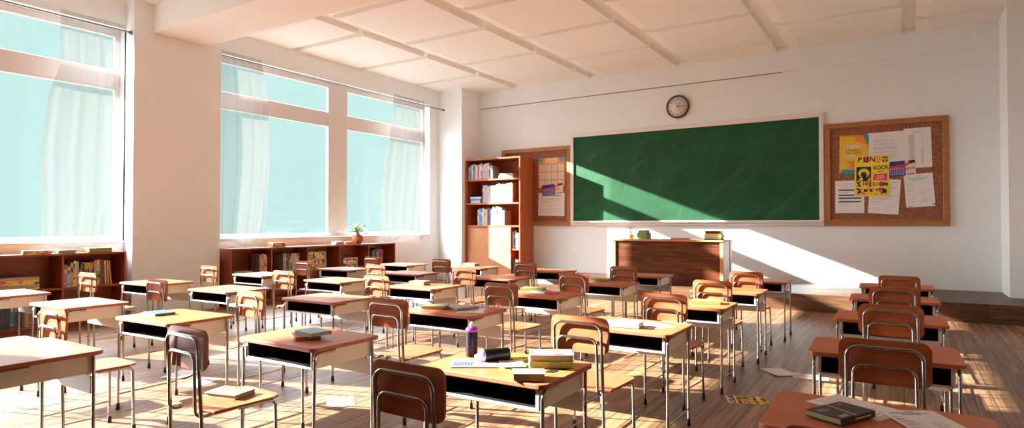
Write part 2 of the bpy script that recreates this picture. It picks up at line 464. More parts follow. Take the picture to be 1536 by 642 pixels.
# windows: two sashes per opening, a wide transom bar, four panes
G = dict(z0=1.22, z1=3.426, z2=3.735, z3=4.237)
for i, (y0, y1) in enumerate(BAYS):
    mb = MB()
    xa, xb = -10.112, -10.064
    yl0, yl1, yr0, yr1 = y0+.12, y0+2.52, y1-2.52, y1-.075
    def bar(a, b, c, d, dx=0): mb.bbox(xa-dx, xb+dx, a, b, c, d, .008)
    bar(y0, yl0, 1.12, 4.345); bar(yr1, y1, 1.12, 4.345); bar(yl1, yr0, 1.12, 4.345, .01)
    for p, q in ((yl0, yl1), (yr0, yr1)):
        bar(p, q, 1.12, G['z0']); bar(p, q, G['z1'], G['z2']); bar(p, q, G['z3'], 4.345)
        mb.bbox(xb-.02, xb+.012, p, q, G['z1']-.0, G['z1']+.03, .004); mb.bbox(xb-.02, xb+.012, p, q, G['z3'], G['z3']+.03, .004)
    mb.bbox(xb-.01, XW+.022, y0+.005, y1-.005, 1.121, 1.15, .006)   # inner sill board
    w = mb.build('window_%d' % (i+1), M['white_metal']); struct(w)
    for p, q in ((yl0, yl1), (yr0, yr1)):
        for a, b in ((G['z0'], G['z1']), (G['z2'], G['z3'])):
            MB().add([(XG,p,a),(XG,q,a),(XG,q,b),(XG,p,b)], [(0,1,2,3)]).build('pane', M['pane'], w)

# ================================================================== CURTAINS
def rod(y0, y1, label):
    t = thing('curtain_rod', label, 'curtain rod', (-9.72, (y0+y1)/2, 4.265))
    h = (y1-y0)/2
    MB().tube([(0,-h,0),(0,h,0)], .011, 10).build('rod', M['rod'], t)
    for s in (-1, 1):
        MB().tube([(0,s*(h-.035),0),(0,s*h,0)], .028, 12).build('end_cap', M['rod'], t)
rod(-.88, 4.648, 'thin metal curtain rod above the leftmost window, ending at the broad pillar')
rod(6.037, 12.058, 'thin metal curtain rod above the double window between pillar and front corner')

def interp(tab, z):
    tab = sorted(tab)
    if z <= tab[0][0]: return tab[0][1]
    for (a, p), (b, q) in zip(tab[:-1], tab[1:]):
        if z <= b:
            f = (z-a)/(b-a); f = f*f*(3-2*f)*.5+f*.5
            return p+(q-p)*f
    return tab[-1][1]
def curtain(L, Rr, label, folds, seed, blow=.12):
    rnd = random.Random(seed)
    nz, ny = 60, 110
    zt, zb = 4.365, 1.06
    ph = [rnd.uniform(0, 6.28) for _ in range(4)]
    vs = []
    for i in range(nz+1):
        z = zt+(zb-zt)*i/nz
        a = interp(L, z); b = interp(Rr, z)
        f = (zt-z)/(zt-zb)
        amp = .013+.012*f if z < 4.2 else .010
        bel = blow*math.sin(PI*min(1, f*1.0))**1.5
        for j in range(ny+1):
            u = j/ny
            uu = u+.02*math.sin(3*f+ph[0])
            d = amp*(math.sin(2*PI*folds*uu+ph[1]+1.2*f)+.5*math.sin(2*PI*folds*1.7*uu+ph[2]-1.5*f))
            d *= (1-.55*math.sin(PI*u)*f)
            zz = z + (.05*math.sin(2*PI*u+ph[3])*f*f)
            vs.append((-9.752+d*.7+bel*math.sin(PI*u), a+(b-a)*u, zz))
    W = ny+1
    fs = [(i*W+j, i*W+j+1, (i+1)*W+j+1, (i+1)*W+j) for i in range(nz) for j in range(ny)]
    o = MB().add(vs, fs, 0, True).build('curtain', M['sheer'])
    # origin at the rod
    c = Vector((-9.72, (interp(L, zt)+interp(Rr, zt))/2, 4.265))
    o.data.transform(Matrix.Translation(-c)); o.location = c
    return tag(o, label, 'curtain', 'sheer white curtains')
curtain([(4.36,3.74),(3.65,3.75),(3.07,3.60),(2.35,3.52),(1.72,3.54),(1.06,3.55)], [(4.36,4.57),(3.4,4.58),(2.45,4.57),(1.7,4.56),(1.06,4.47)],
        'sheer white curtain at the leftmost window, beside the broad pillar', 5, 1)
curtain([(4.36,6.08),(1.06,6.08)], [(4.39,6.88),(3.66,7.02),(2.45,7.05),(1.84,7.01),(1.3,6.95),(1.06,6.80)],
        'sheer white curtain just right of the broad pillar, over the low bookshelf', 5, 2)
curtain([(4.38,10.31),(3.6,10.22),(2.68,9.98),(1.93,9.9),(1.06,9.94)], [(4.32,11.35),(3.6,11.38),(2.63,11.43),(1.34,11.36),(1.06,11.31)],
        'sheer white curtain at the right end of the double window, near the front corner', 5, 3)

# ================================================================== BOOKS
ORD = ['first','second','third','fourth','fifth','sixth','seventh','eighth','ninth','tenth','eleventh','twelfth','thirteenth','fourteenth','fifteenth','sixteenth','seventeenth','eighteenth','nineteenth','twentieth']
CN = {'sky':'pale blue','comic_yellow':'yellow patterned','comic_orange':'orange patterned','comic_green':'green patterned','comic_pink':'pink and yellow patterned','comic_bright':'bright multicoloured','lightgrey':'light grey'}
def cname(c): return CN.get(c, c)
def book_mb(t, h, d, lying=False, pages='pages', band=True, rnd=random):
    # upright: thickness along x, height along z, spine at y=0 facing -y; lying: height along x, thickness along z
    mb = MB(); c = min(.0035, t*.16)
    def bx(a, b, c_, d_, e, f, mi):
        if lying: mb.box(e, f, c_, d_, a, b, mi)
        else: mb.box(a, b, c_, d_, e, f, mi)
    bx(0, c, 0, d, 0, h, 0); bx(t-c, t, 0, d, 0, h, 0); bx(c, t-c, 0, c, 0, h, 0)
    bx(c, t-c, c, d-.004, .004, h-.004, 1)
    if band:
        e = .0006
        for f0, f1 in ((.12,.17),(.55+.1*rnd.random(), .80)):
            bx(t*.22, t*.78, -e, 0, h*f0, h*f1, 2)
    return mb
def shelf_row(books, start, origin, axis, z, where, group, side='left', dirn=1, lean_last=0):
    """upright books; axis 'x' (bookcase, spines face -y) or 'y' (window shelves, spines face +x)."""
    p = start
    for i, (c, t, h, d) in enumerate(books):
        lab = '%s %s book, %s from %s %s' % ('slim' if t < .024 else 'thick' if t > .05 else 'upright', cname(c), ORD[i], side, where)
        mb = book_mb(t, h, d, band=random.random() < .7)
        o = mb.build('book', [M['bk_'+c], M['pages'], M['bk_'+random.choice(['white','black','cream','yellow'])]])
        if axis == 'x': o.location = (p, origin, z)
        else:
            o.location = (origin, p, z); o.rotation_euler = (0,0,R(90))
        if lean_last and i >= len(books)-lean_last:
            k = i-(len(books)-lean_last)+1
            an = R(2.0*k)
            if axis == 'y':
                # leaning towards the row: turn about the lower far edge
                o.rotation_euler = (0, -an, R(90))
                p += h*(math.sin(an)-math.sin(R(2.0*(k-1))))+.003
                o.location.y = p
                o.location.z = z+.0005
        tag(o, lab, 'book', group)
        p += t+.0025
    return p
def stack(books, cx, cy, z, where, group, rz=0, pages='pages', jit=3, names=None, name='book'):
    """books lying on top of each other, spine facing the reader; (cover, height(x), depth(y), thickness)"""
    n = len(books)
    for i, (c, h, d, t) in enumerate(books):
        root = None
        cov = MB(); cc = min(.003, t*.15)
        cov.bbox(-h/2, h/2, -d/2, d/2, 0, cc, .001); cov.bbox(-h/2, h/2, -d/2, d/2, t-cc, t, .001)
        cov.box(-h/2, h/2, -d/2, -d/2+cc, cc, t-cc)
        pos = 'alone' if n == 1 else ('top' if i == n-1 else 'bottom' if i == 0 else ORD[i]+' from the bottom')
        lab = (names[i] if names else ('%s book lying %s %s' % (cname(c), (pos+' of the stack' if 'from' not in pos else pos+' of stack').replace('the bottom of', 'bottom of') if n > 1 else '', where)).replace('  ', ' '))
        o = cov.build(name, [M['bk_'+c]])
        pg = MB().box(-h/2+.004, h/2-.004, -d/2+cc, d/2-.004, cc, t-cc)
        pg.build('pages', M[pages], o)
        o.location = (cx+random.uniform(-1,1)*.004, cy+random.uniform(-1,1)*.004, z)
        o.rotation_euler = (0,0,rz+R(random.uniform(-jit, jit)))
        tag(o, lab, 'book', group)
        z += t+.0006
    return z

# ================================================================== WINDOW SHELVES
SF = -9.47; SD = .40
def low_shelf(y0, n, pitch, ztop, zmid, label):
    t = thing('low_bookshelf', label, 'bookshelf', (SF-SD/2, y0+n*pitch/2, 0))
    L = n*pitch; th = .028
    def P(name, *b): return MB().bbox(*b, .003).build(name, M['shelf'], t)
    h = L/2; hx = SD/2
    P('top_board', -hx, hx, -h-.012, h+.012, ztop-th, ztop)
    P('bottom_board', -hx, hx-.004, -h, h, .045, .045+th)
    P('plinth', -hx, hx-.03, -h, h, 0, .045)
    P('back_board', -hx, -hx+.012, -h, h, .045+th, ztop-th)
    for k in range(n+1):
        y = -h+k*pitch
        nm = 'end_panel' if k in (0, n) else 'divider'
        P(nm, -hx+.012, hx-.002, y-.0135, y+.0135, .045+th, ztop-th)
        if k < n: P('shelf_board', -hx+.012, hx-.006, y+.0135, y+pitch-.0135, zmid-th/2, zmid+th/2)
    return t
low_shelf(4.471-.775*5, 5, .775, 1.005, .535, 'long low red-brown bookshelf under the leftmost window, open front')
low_shelf(6.129, 5, .784, .985, .512, 'low red-brown bookshelf with five bays under the double window')

bx0 = SF-.035
g1 = 'comics and books in the low shelf under the leftmost window'
zu1, zl1 = .5495, .0735
W_ = 'in upper right bay under leftmost window'
shelf_row([('mauve',.034,.30,.21),('lilac',.036,.275,.2),('cream',.034,.325,.21),('comic_yellow',.036,.35,.22),('sky',.022,.335,.21),('brown',.022,.24,.2),('comic_yellow',.045,.32,.22),('comic_orange',.030,.315,.22),
   ('comic_yellow',.028,.315,.21),('olive',.024,.32,.21),('comic_orange',.026,.32,.2),('cream',.030,.345,.22),('comic_green',.036,.355,.22),('brown',.026,.35,.22),('maroon',.020,.335,.2),('yellow',.020,.335,.2),('cream',.020,.34,.2),('orange',.018,.33,.2)],
   3.722, bx0, 'y', zu1, W_, g1, lean_last=3)
stack([('comic_orange',.42,.26,.030),('cream',.42,.25,.038),('comic_orange',.41,.26,.028),('comic_yellow',.42,.25,.034),('cream',.42,.25,.034)], bx0-.13, 3.235, zu1, 'in second bay, leftmost window', g1, R(90), jit=2.5)
shelf_row([('red',.040,.36,.22),('charcoal',.046,.36,.22),('charcoal',.044,.36,.22),('navy',.042,.36,.22),('teal',.046,.37,.22),('charcoal',.030,.36,.22),('black',.042,.36,.22),('brown',.030,.34,.2),('cream',.044,.345,.2),('red',.040,.35,.22),('navy',.04,.34,.2),('charcoal',.046,.35,.2)],
   2.95, bx0, 'y', zl1, 'in the lower bay beneath the lying stack', g1)
stack([('comic_pink',.30,.2,.016),('comic_pink',.30,.2,.016),('comic_pink',.30,.2,.016)], -9.555, 3.42, 1.0055, 'on the shelf top under leftmost window', g1, R(78), 'pages_green',
      names=['pink and yellow comic, bottom of the left stack under leftmost window','pink and yellow comic, middle of the left stack under leftmost window','pink and yellow comic, top of the left stack under leftmost window'], jit=2)
stack([('olive',.20,.20,.02),('olive',.2,.2,.024)], -9.60, 3.76, 1.0055, 'beside the pink comics under leftmost window', g1, R(84), 'pages_green')
stack([('olive',.30,.22,.018),('olive',.28,.22,.022),('olive',.29,.22,.02)], -9.60, 4.16, 1.0055, 'on shelf nearest broad pillar', g1, R(88), 'pages_green')

g2 = 'books in the low shelf under the double window'
zu2, zl2 = .5265, .0735
shelf_row([('mauve',.030,.33,.25),('cream',.022,.33,.24),('comic_yellow',.034,.35,.25),('comic_orange',.03,.33,.24),('comic_yellow',.03,.34,.24)], 6.685, bx0, 'y', zu2, 'in first bay right of the pillar', g2)
stack([('comic_orange',.34,.24,.03),('cream',.34,.24,.034)], bx0-.13, 6.40, zu2, 'in first bay right of the pillar', g2, R(90))
shelf_row([('mauve',.045,.335,.27),('lilac',.02,.345,.25),('black',.03,.33,.22),('brown',.03,.33,.22),('mauve',.03,.26,.22),('comic_green',.03,.33,.24),('cream',.03,.33,.24),('white',.03,.33,.24),('pink',.03,.33,.24),('comic_yellow',.034,.33,.24),('comic_orange',.03,.33,.24)],
   7.17, bx0, 'y', zu2, 'in second bay right of the pillar', g2)
shelf_row([('lilac',.03,.28,.22),('comic_orange',.03,.33,.24),('cream',.026,.35,.24),('comic_yellow',.04,.345,.24),('comic_orange',.03,.34,.24),('comic_yellow',.036,.34,.24),('comic_orange',.03,.335,.24),('comic_yellow',.036,.34,.24),('cream',.03,.35,.24),('comic_green',.03,.34,.24),('comic_yellow',.036,.345,.24),('comic_green',.03,.34,.24),('cream',.022,.345,.22)],
   7.712, bx0, 'y', zu2, 'in middle bay under the double window', g2, lean_last=2)
stack([('comic_orange',.38,.25,.034),('comic_yellow',.39,.25,.03),('cream',.38,.25,.028),('comic_orange',.4,.25,.034),('comic_yellow',.38,.25,.034),('cream',.38,.25,.03)], bx0-.13, 8.80, zu2, 'in fourth bay, double window', g2, R(90))
shelf_row([('mauve',.04,.31,.25),('navy',.036,.335,.24),('charcoal',.03,.34,.24),('navy',.04,.34,.24),('orange',.026,.33,.22),('navy',.05,.355,.24),('red',.045,.33,.24),('maroon',.03,.32,.22)], 9.40, bx0, 'y', zu2, 'in last bay under the double window', g2)
shelf_row([('blue',.034,.34,.22),('cream',.03,.33,.22),('charcoal',.036,.34,.22),('navy',.03,.33,.2)], 6.18, bx0, 'y', zl2, 'in lower bay right beside the pillar', g2)
shelf_row([('white',.034,.33,.22),('teal',.03,.34,.22),('cream',.036,.34,.22),('grey',.03,.33,.2),('brown',.03,.33,.2)], 9.32, bx0, 'y', zl2, 'in lower last bay under the double window', g2)
stack([('olive',.26,.21,.03),('comic_yellow',.26,.21,.03),('comic_orange',.24,.2,.02)], -9.63, 7.12, .9855, 'on shelf top left of mullion', g2, R(85), 'pages_green')
stack([('olive',.30,.18,.006)], -9.62, 6.68, .9855, '', g2, R(88), 'pages_green', names=['thin olive booklet lying flat on the shelf beside the blown curtain'])
stack([('rose',.22,.16,.028),('lilac',.2,.15,.036)], -9.60, 8.53, .9855, 'on the shelf left of the clay pot', g2, R(88), jit=2)
stack([('comic_orange',.28,.17,.028),('comic_yellow',.27,.17,.026)], -9.62, 8.83, .9855, 'directly against the clay pot', g2, R(86), jit=2)

# potted plant on the low shelf
def plant(loc, label, pot_prof, pot_mat, nleaf, spread, hgt, lsize, seed, soil_z, soil_r, trail=0):
    rnd = random.Random(seed)
    t = thing('potted_plant', label, 'plant', loc)
    MB().lathe(pot_prof, 28, cap1=False).build('pot', pot_mat, t)
    MB().lathe([(soil_r, soil_z-.01), (soil_r, soil_z), (.001, soil_z+.004)], 20).build('soil', M['soil'], t)
    st = MB(); lf = MB()
    for i in range(nleaf):
        a = rnd.uniform(0, 2*PI); s = rnd.uniform(.25, 1)*spread; h = hgt*rnd.uniform(.35, 1)*(1-.35*(s/spread)**2)
        if i < trail: a = rnd.uniform(.4, 1.4); s = spread*rnd.uniform(1.1, 1.7); h = hgt*rnd.uniform(.15,.45)
        tip = Vector((s*math.cos(a), s*math.sin(a), soil_z+h))
        mid = Vector((tip.x*.35, tip.y*.35, soil_z+h*.75))
        st.tube([(0,0,soil_z-.004), mid, tip], .0035, 5)
        # leaf: heart-shaped folded blade
        d = Vector((math.cos(a+rnd.uniform(-.6,.6)), math.sin(a+rnd.uniform(-.6,.6)), rnd.uniform(-.5,.5))).normalized()
        w = d.cross(Vector((0,0,1))).normalized(); nn = w.cross(d)
        L = lsize*rnd.uniform(.7, 1.25); Wd = L*.45
        prof = [(0,0),(.12,.75),(.35,1),(.65,.72),(.88,.3),(1,0)]
        rows = []
        for u, k in prof:
            c = tip+d*(u*L)+nn*(-.25*L*u*u)
            rows.append([c+w*(Wd*k)+nn*(.18*Wd*k), c, c-w*(Wd*k)+nn*(.18*Wd*k)])
        vs = [p for r in rows for p in r]
        fs = []
        for q in range(len(rows)-1):
            fs += [(q*3, q*3+1, q*3+4, q*3+3), (q*3+1, q*3+2, q*3+5, q*3+4)]
        lf.add(vs, fs, 0, True)
    st.build('stem', M['stem'], t); lf.build('foliage', M['leaf'], t)
    return t
plant((-9.64, 9.10, .985), 'leafy green plant in a round terracotta pot on the low window shelf',
      [(.06,0),(.075,.01),(.105,.05),(.122,.09),(.118,.13),(.098,.165),(.105,.185),(.093,.185),(.086,.16)], M['clay'], 46, .15, .30, .085, 5, .165, .086, 5)

# ================================================================== TALL BOOKCASE
bcx0, bcx1, bcy, bcz = -9.141, -7.544, 12.195, 2.995
t = thing('tall_bookcase', 'tall red-brown bookcase with sliding doors in the front left corner', 'bookcase', ((bcx0+bcx1)/2, 12.54, 0))
def P(name, x0, x1, y0, y1, z0, z1, mat='case', par=None):
    c = t.location
    return MB().bbox(x0-c.x, x1-c.x, y0-c.y, y1-c.y, z0, z1, .003).build(name, M[mat], par or t)
yb = 12.806
P('side_panel', bcx0, bcx0+.035, bcy, yb, 0, bcz); P('side_panel', bcx1-.035, bcx1, bcy, yb, 0, bcz)
P('top_board', bcx0+.035, bcx1-.035, bcy, yb, bcz-.035, bcz)
P('back_board', bcx0+.035, bcx1-.035, yb-.015, yb, .1, bcz-.035)
P('plinth', bcx0+.035, bcx1-.035, bcy+.03, yb-.015, 0, .1)
BS = [2.494, 1.914, 1.368]
for z in BS: P('shelf_board', bcx0+.035, bcx1-.035, bcy+.005, yb-.015, z-.04, z)
P('bottom_board', bcx0+.035, bcx1-.035, bcy+.005, yb-.015, .1, .135)
P('divider', -7.835, -7.81, bcy+.06, yb-.015, .135, 1.328)
P('shelf_board', -7.81, bcx1-.035, bcy+.02, yb-.015, .78, .815)
d1 = P('sliding_door', bcx0+.035, -8.44, bcy+.035, bcy+.055, .135, 1.328, 'door')
d2 = P('sliding_door', -8.47, -7.812, bcy+.012, bcy+.032, .135, 1.328, 'door')
for d, x, y in ((d1, -9.03, bcy+.035), (d2, -7.87, bcy+.012)):
    c = t.location; m = MB()
    m.tube(fillet([(x-c.x, y-c.y+.002, .73), (x-c.x, y-c.y-.022, .73), (x-c.x, y-c.y-.022, .84), (x-c.x, y-c.y+.002, .84)], .012, 4), .007, 8)
    m.build('handle', M['steel'], d)
g3 = 'books in the tall bookcase'
by = bcy+.03
shelf_row([('white',.034,.31,.22),('blue',.06,.36,.24),('yellow',.03,.355,.22),('blue',.066,.385,.24),('rose',.045,.36,.22),('white',.03,.35,.22),('maroon',.05,.365,.22),('yellow',.032,.365,.22),('blue',.06,.39,.24),('rose',.05,.355,.22),('grey',.055,.375,.22),('grey',.04,.38,.22),('lightgrey',.04,.385,.22),('black',.03,.37,.22),('white',.035,.325,.24),('mauve',.03,.31,.30)],
   -9.07, by, 'x', BS[0]+.0005, 'on top shelf of tall bookcase', g3)
stack([('white',.40,.22,.034),('yellow',.40,.22,.026),('white',.38,.22,.03),('white',.36,.2,.026)], -7.98, by+.12, BS[0]+.0005, 'on top shelf of tall bookcase', g3, 0)
stack([('white',.30,.22,.03),('cream',.29,.22,.034),('blue',.31,.22,.04),('sky',.32,.22,.05)], -8.86, by+.12, BS[1]+.0005, 'on second shelf of tall bookcase', g3, 0)
shelf_row([('maroon',.03,.42,.24),('grey',.055,.43,.24),('grey',.055,.43,.22),('lightgrey',.05,.40,.24),('pink',.03,.40,.22),('white',.055,.415,.22),('cream',.04,.41,.22),('brown',.026,.41,.22),('white',.05,.42,.22),('white',.045,.44,.24),('cream',.05,.455,.24),('yellow',.032,.43,.22),('cream',.055,.44,.24),('cream',.05,.44,.24),('black',.026,.42,.22),('white',.05,.45,.24),('lightgrey',.042,.46,.24),('pink',.026,.46,.24),('cream',.04,.47,.24),('brown',.026,.45,.22)],
   -8.65, by, 'x', BS[1]+.0005, 'on second shelf of tall bookcase', g3)
shelf_row([('cream',.042,.38,.22),('blue',.06,.41,.24),('blue',.03,.38,.22),('lightgrey',.05,.42,.22),('olive',.04,.40,.22),('yellow',.026,.39,.22),('rose',.03,.40,.22),('navy',.055,.43,.24),('blue',.03,.41,.22),('white',.05,.39,.22),('lightgrey',.06,.44,.24),('white',.04,.40,.22),('pink',.08,.45,.24),('white',.03,.42,.22),('sky',.045,.42,.22),('lightgrey',.05,.36,.22),('mauve',.03,.36,.3)],
   -8.79, by, 'x', BS[2]+.0005, 'on third shelf of tall bookcase', g3)
shelf_row([('grey',.05,.40,.22),('charcoal',.05,.42,.22),('white',.045,.38,.22),('cream',.03,.37,.22)], -7.795, by+.02, 'x', .8155, 'in upper open slot beside the sliding doors', g3)
shelf_row([('charcoal',.05,.42,.22),('navy',.05,.45,.22),('grey',.045,.43,.22)], -7.795, by+.02, 'x', .1355, 'in lower open slot beside the sliding doors', g3)

# ================================================================== FRONT WALL BOARDS
WY = YF
def rect_frame(mb, x0, x1, z0, z1, w, y0, y1, mi=0, wb=None):
    wb = w if wb is None else wb
    mb.bbox(x0, x1, y0, y1, z1-w, z1, .006, mi); mb.bbox(x0, x1, y0, y1, z0, z0+wb, .006, mi)
    mb.bbox(x0, x0+w, y0, y1, z0+wb, z1-w, .006, mi); mb.bbox(x1-w, x1, y0, y1, z0+wb, z1-w, .006, mi)
t = thing('chalkboard', 'wide green chalkboard in a pale frame on the front wall', 'chalkboard', (-3.893, WY, 1.37))
mb = MB(); rect_frame(mb, -2.655, 2.655, 0, 2.125, .078, -.055, -.002, wb=.105); mb.build('frame', M['frame_pink'], t)
m = MB(); m.bbox(-2.62, 2.62, -.13, -.05, .062, .08, .006); m.bbox(-2.62, 2.62, -.135, -.122, .07, .10, .004); m.build('chalk_tray', M['frame_pink'], t)
m = MB(); m.box(-2.58, 2.58, -.03, -.004, .10, 2.05); r_ = random.Random(4)
def chalk(p, q, bow, w):
    n = 10; a = Vector(p); b = Vector(q); d = (b-a).normalized(); nn = Vector((-d.y, d.x))
    L = (b-a).length; vs = []
    for i in range(n+1):
        f = i/n; c = a+(b-a)*f+nn*(bow*math.sin(PI*f)); ww = w*(.25+.75*math.sin(PI*(.08+.84*f)))
        vs += [(c.x+nn.x*ww, -.0306, c.y+nn.y*ww), (c.x-nn.x*ww, -.0306, c.y-nn.y*ww)]
    m.add(vs, [(2*i, 2*i+1, 2*i+3, 2*i+2) for i in range(n)], 1)
for k in range(9): chalk((-2.32+r_.uniform(-.1,.2), 1.45+r_.uniform(-.1,.15)), (-2.12+r_.uniform(-.05,.2), 1.66+r_.uniform(-.1,.12)), .02, .004)
for p, q, bw in (((-.82,1.15),(-.78,1.76),.02),((-1.45,.9),(-1.28,1.35),.03),((-.30,1.84),(-.12,1.5),.01),((-.5,.25),(-.2,.75),.05),((1.9,1.35),(2.02,1.62),.01),((-1.9,.55),(-1.75,.8),.01)): chalk(p, q, bw, .0035)
for k in range(13):
    x = .15+k*.05; chalk((x, .42+r_.uniform(0,.12)), (x+1.0+r_.uniform(-.1,.2), 1.15+k*.03+r_.uniform(-.1,.2)), -.14-.02*r_.random(), .0022)
for k in range(8): x = r_.uniform(-2.4,2.4); y = r_.uniform(.3,1.9); chalk((x, y), (x+.02, y+.015), 0, .008)
m.build('writing_surface', [M['board'], M['chalk']], t)

def corkboard(x0, x1, z0, z1, label):
    c = ((x0+x1)/2, WY, z0); hw = (x1-x0)/2; h = z1-z0
    t = thing('corkboard', label, 'corkboard', c)
    mb = MB(); rect_frame(mb, -hw, hw, 0, h, .095, -.05, -.002); mb.bbox(-hw+.07, hw-.07, -.06, -.03, .088, .112, .004); mb.build('frame', M['corkframe'], t)
    MB().box(-hw+.09, hw-.09, -.022, -.004, .09, h-.09).build('cork_panel', M['cork'], t)
corkboard(-8.477, -6.552, 1.36, 3.245, 'wooden framed cork board with the calendar, partly behind the tall bookcase')
corkboard(-1.225, .685, 1.37, 3.268, 'wooden framed cork board with many papers, right of the chalkboard')

# ---- printed sheets: local x right, y up, z towards the reader
def sheet(name, w, h, base, label, cat, group=None, art=None, mats=(), curl=0, wall=None, flat=None, rz=0):
    mb = MB(); n = 8 if curl else 1
    def zc(x, y): return curl*((x/w)**2*1.2+(y/h)**2) if curl else 0
    th = .0012
    for side in (0, 1):
        vs = [(-w/2+w*i/n, -h/2+h*j/n, zc(-w/2+w*i/n, -h/2+h*j/n)+(th if side else 0)) for j in range(n+1) for i in range(n+1)]
        fs = [(j*(n+1)+i, j*(n+1)+i+1, (j+1)*(n+1)+i+1, (j+1)*(n+1)+i) for j in range(n) for i in range(n)]
        if not side: fs = [tuple(reversed(f)) for f in fs]
        mb.add(vs, fs)
    if not curl:
        mb.add([(-w/2,-h/2,0),(w/2,-h/2,0),(w/2,h/2,0),(-w/2,h/2,0),(-w/2,-h/2,th),(w/2,-h/2,th),(w/2,h/2,th),(-w/2,h/2,th)], [(0,1,5,4),(1,2,6,5),(2,3,7,6),(3,0,4,7)])
    if art: art(mb, w, h, th)
    o = mb.build(name, [base]+[M[k] for k in mats])
    if wall:
        x, z, ly = wall
        o.location = (x, ly, z); o.rotation_euler = (R(90), rz, 0)
        o.rotation_mode = 'XYZ'
        o.rotation_euler = (Matrix.Rotation(R(90), 3, 'X') @ Matrix.Rotation(rz, 3, 'Z')).to_euler()
    if flat:
        o.location = flat; o.rotation_euler = (0,0,rz)
    return tag(o, label, cat, group)
def lines(mb, x0, x1, ys, z, mi, hgt=.004, ragged=0, seed=1):
    r = random.Random(seed)
    for y in ys:
        x = x0
        end = x1-(r.random()*ragged*(x1-x0))
        while x < end:
            wl = min(end-x, r.uniform(.02, .08)); mb.quad(x, x+wl, y-hgt/2, y+hgt/2, z, mi); x += wl+.008
def rng(a, b, n): return [a+(b-a)*i/(n-1) for i in range(n)]
def polyf(mb, pts, z, mi): mb.add([(x,y,z) for x, y in pts], [tuple(range(len(pts)))], mi)
E1, E2, E3 = .0006, .0012, .0018

def art_flyer(mb, w, h, z):
    polyf(mb, [(w*.12,h*.5),(w*.38,h*.5),(w*.5,h*.29),(w*.5,h*.22),(w*.02,h*.36)], z+E1, 1)     # orange sweep
    polyf(mb, [(w*.30,h*.5),(w*.5,h*.5),(w*.5,h*.21)], z+E2, 2)                                  # teal corner
    polyf(mb, [(-w*.25,-h*.36),(w*.1,-h*.08),(w*.5,-h*.3),(w*.5,-h*.42)], z+E1, 1)
    polyf(mb, [(-w*.5,-h*.5),(w*.5,-h*.5),(w*.5,-h*.40),(-w*.40,-h*.38)], z+E2, 2)
    for a, b, c, d in ((-.34,.36,.235,.242),(-.34,.36,-.105,-.098),(-.34,-.325,-.1,.24),(.345,.36,-.1,.24)): mb.quad(w*a, w*b, h*c, h*d, z+E2, 3)
    add_text(mb, 'NEW', .085, 0, h*.19, z+E2, 3, bold=True, sx=1.15); add_text(mb, 'MODEL', .048, 0, h*.105, z+E2, 4)
    add_text(mb, 'TEST SERIES', .046, 0, h*.035, z+E2, 4); add_text(mb, 'NEET', .062, -w*.12, -h*.045, z+E2, 3, bold=True)
    add_text(mb, 'NEW TEST SERIES', .03, -w*.15, h*.47, z+E2, 4)
    add_text(mb, 'ADM', .045, -w*.12, -h*.2, z+E2, 4)
def art_letter(mb, w, h, z):
    lines(mb, -w*.16, w*.16, [h*.38], z+E1, 1, .006); lines(mb, -w*.05, w*.06, [h*.34], z+E1, 1)
    for a, b, n in ((.26,.20,3),(.14,.09,3),(.03,-.06,5),(-.12,-.16,3),(-.22,-.35,6)): lines(mb, -w*.36, w*.36, [h*v for v in rng(a, b, n)], z+E1, 1, .005, .25, int(a*100)+60)
def art_table(mb, w, h, z):
    add_text(mb, 'SCHEDULE', .03, w*.0, h*.415, z+E1, 1)
    lines(mb, -w*.2, w*.18, [h*.37], z+E1, 1)
    for yy in rng(h*.33, -h*.44, 34):
        mb.quad(-w*.30, -w*.13, yy-.0035, yy+.0035, z+E1, 1)
    for xx in (-.31,-.12,.12,.17,.22,.36): mb.quad(w*xx-.0012, w*xx+.0012, -h*.1 if xx > .16 else -h*.45, h*.34, z+E1, 1)
    for yy in rng(h*.0, -h*.40, 22): mb.quad(w*.13, w*.2, yy-.003, yy+.003, z+E1, 1)
def art_voucher(mb, w, h, z):
    mb.quad(-w*.5, w*.12, -h*.5, h*.5, z+E1, 1); mb.quad(-w*.46, w*.08, -h*.42, h*.05, z+E2, 2)
    for k in range(6): mb.quad(-w*.44+k*w*.085, -w*.40+k*w*.085, -h*.36, -h*.05, z+E3, 1)
    polyf(mb, [(-w*.5,h*.12),(w*.1,h*.28),(w*.45,h*.5),(w*.5,h*.42),(w*.12,h*.14),(-w*.5,-h*.02)], z+E3, 3)
    polyf(mb, [(w*.22,h*.5),(w*.5,h*.5),(w*.5,h*.30),(w*.3,h*.28)], z+E3, 3)
    add_text(mb, 'Science', .075, -w*.1, h*.16, z+.0024, 3, R(8), bold=True); add_text(mb, 'Conference', .075, w*.02, -h*.06, z+.0024, 3, R(6), bold=True)
    mb.quad(w*.17, w*.46, -h*.44, -h*.36, z+E2, 3)
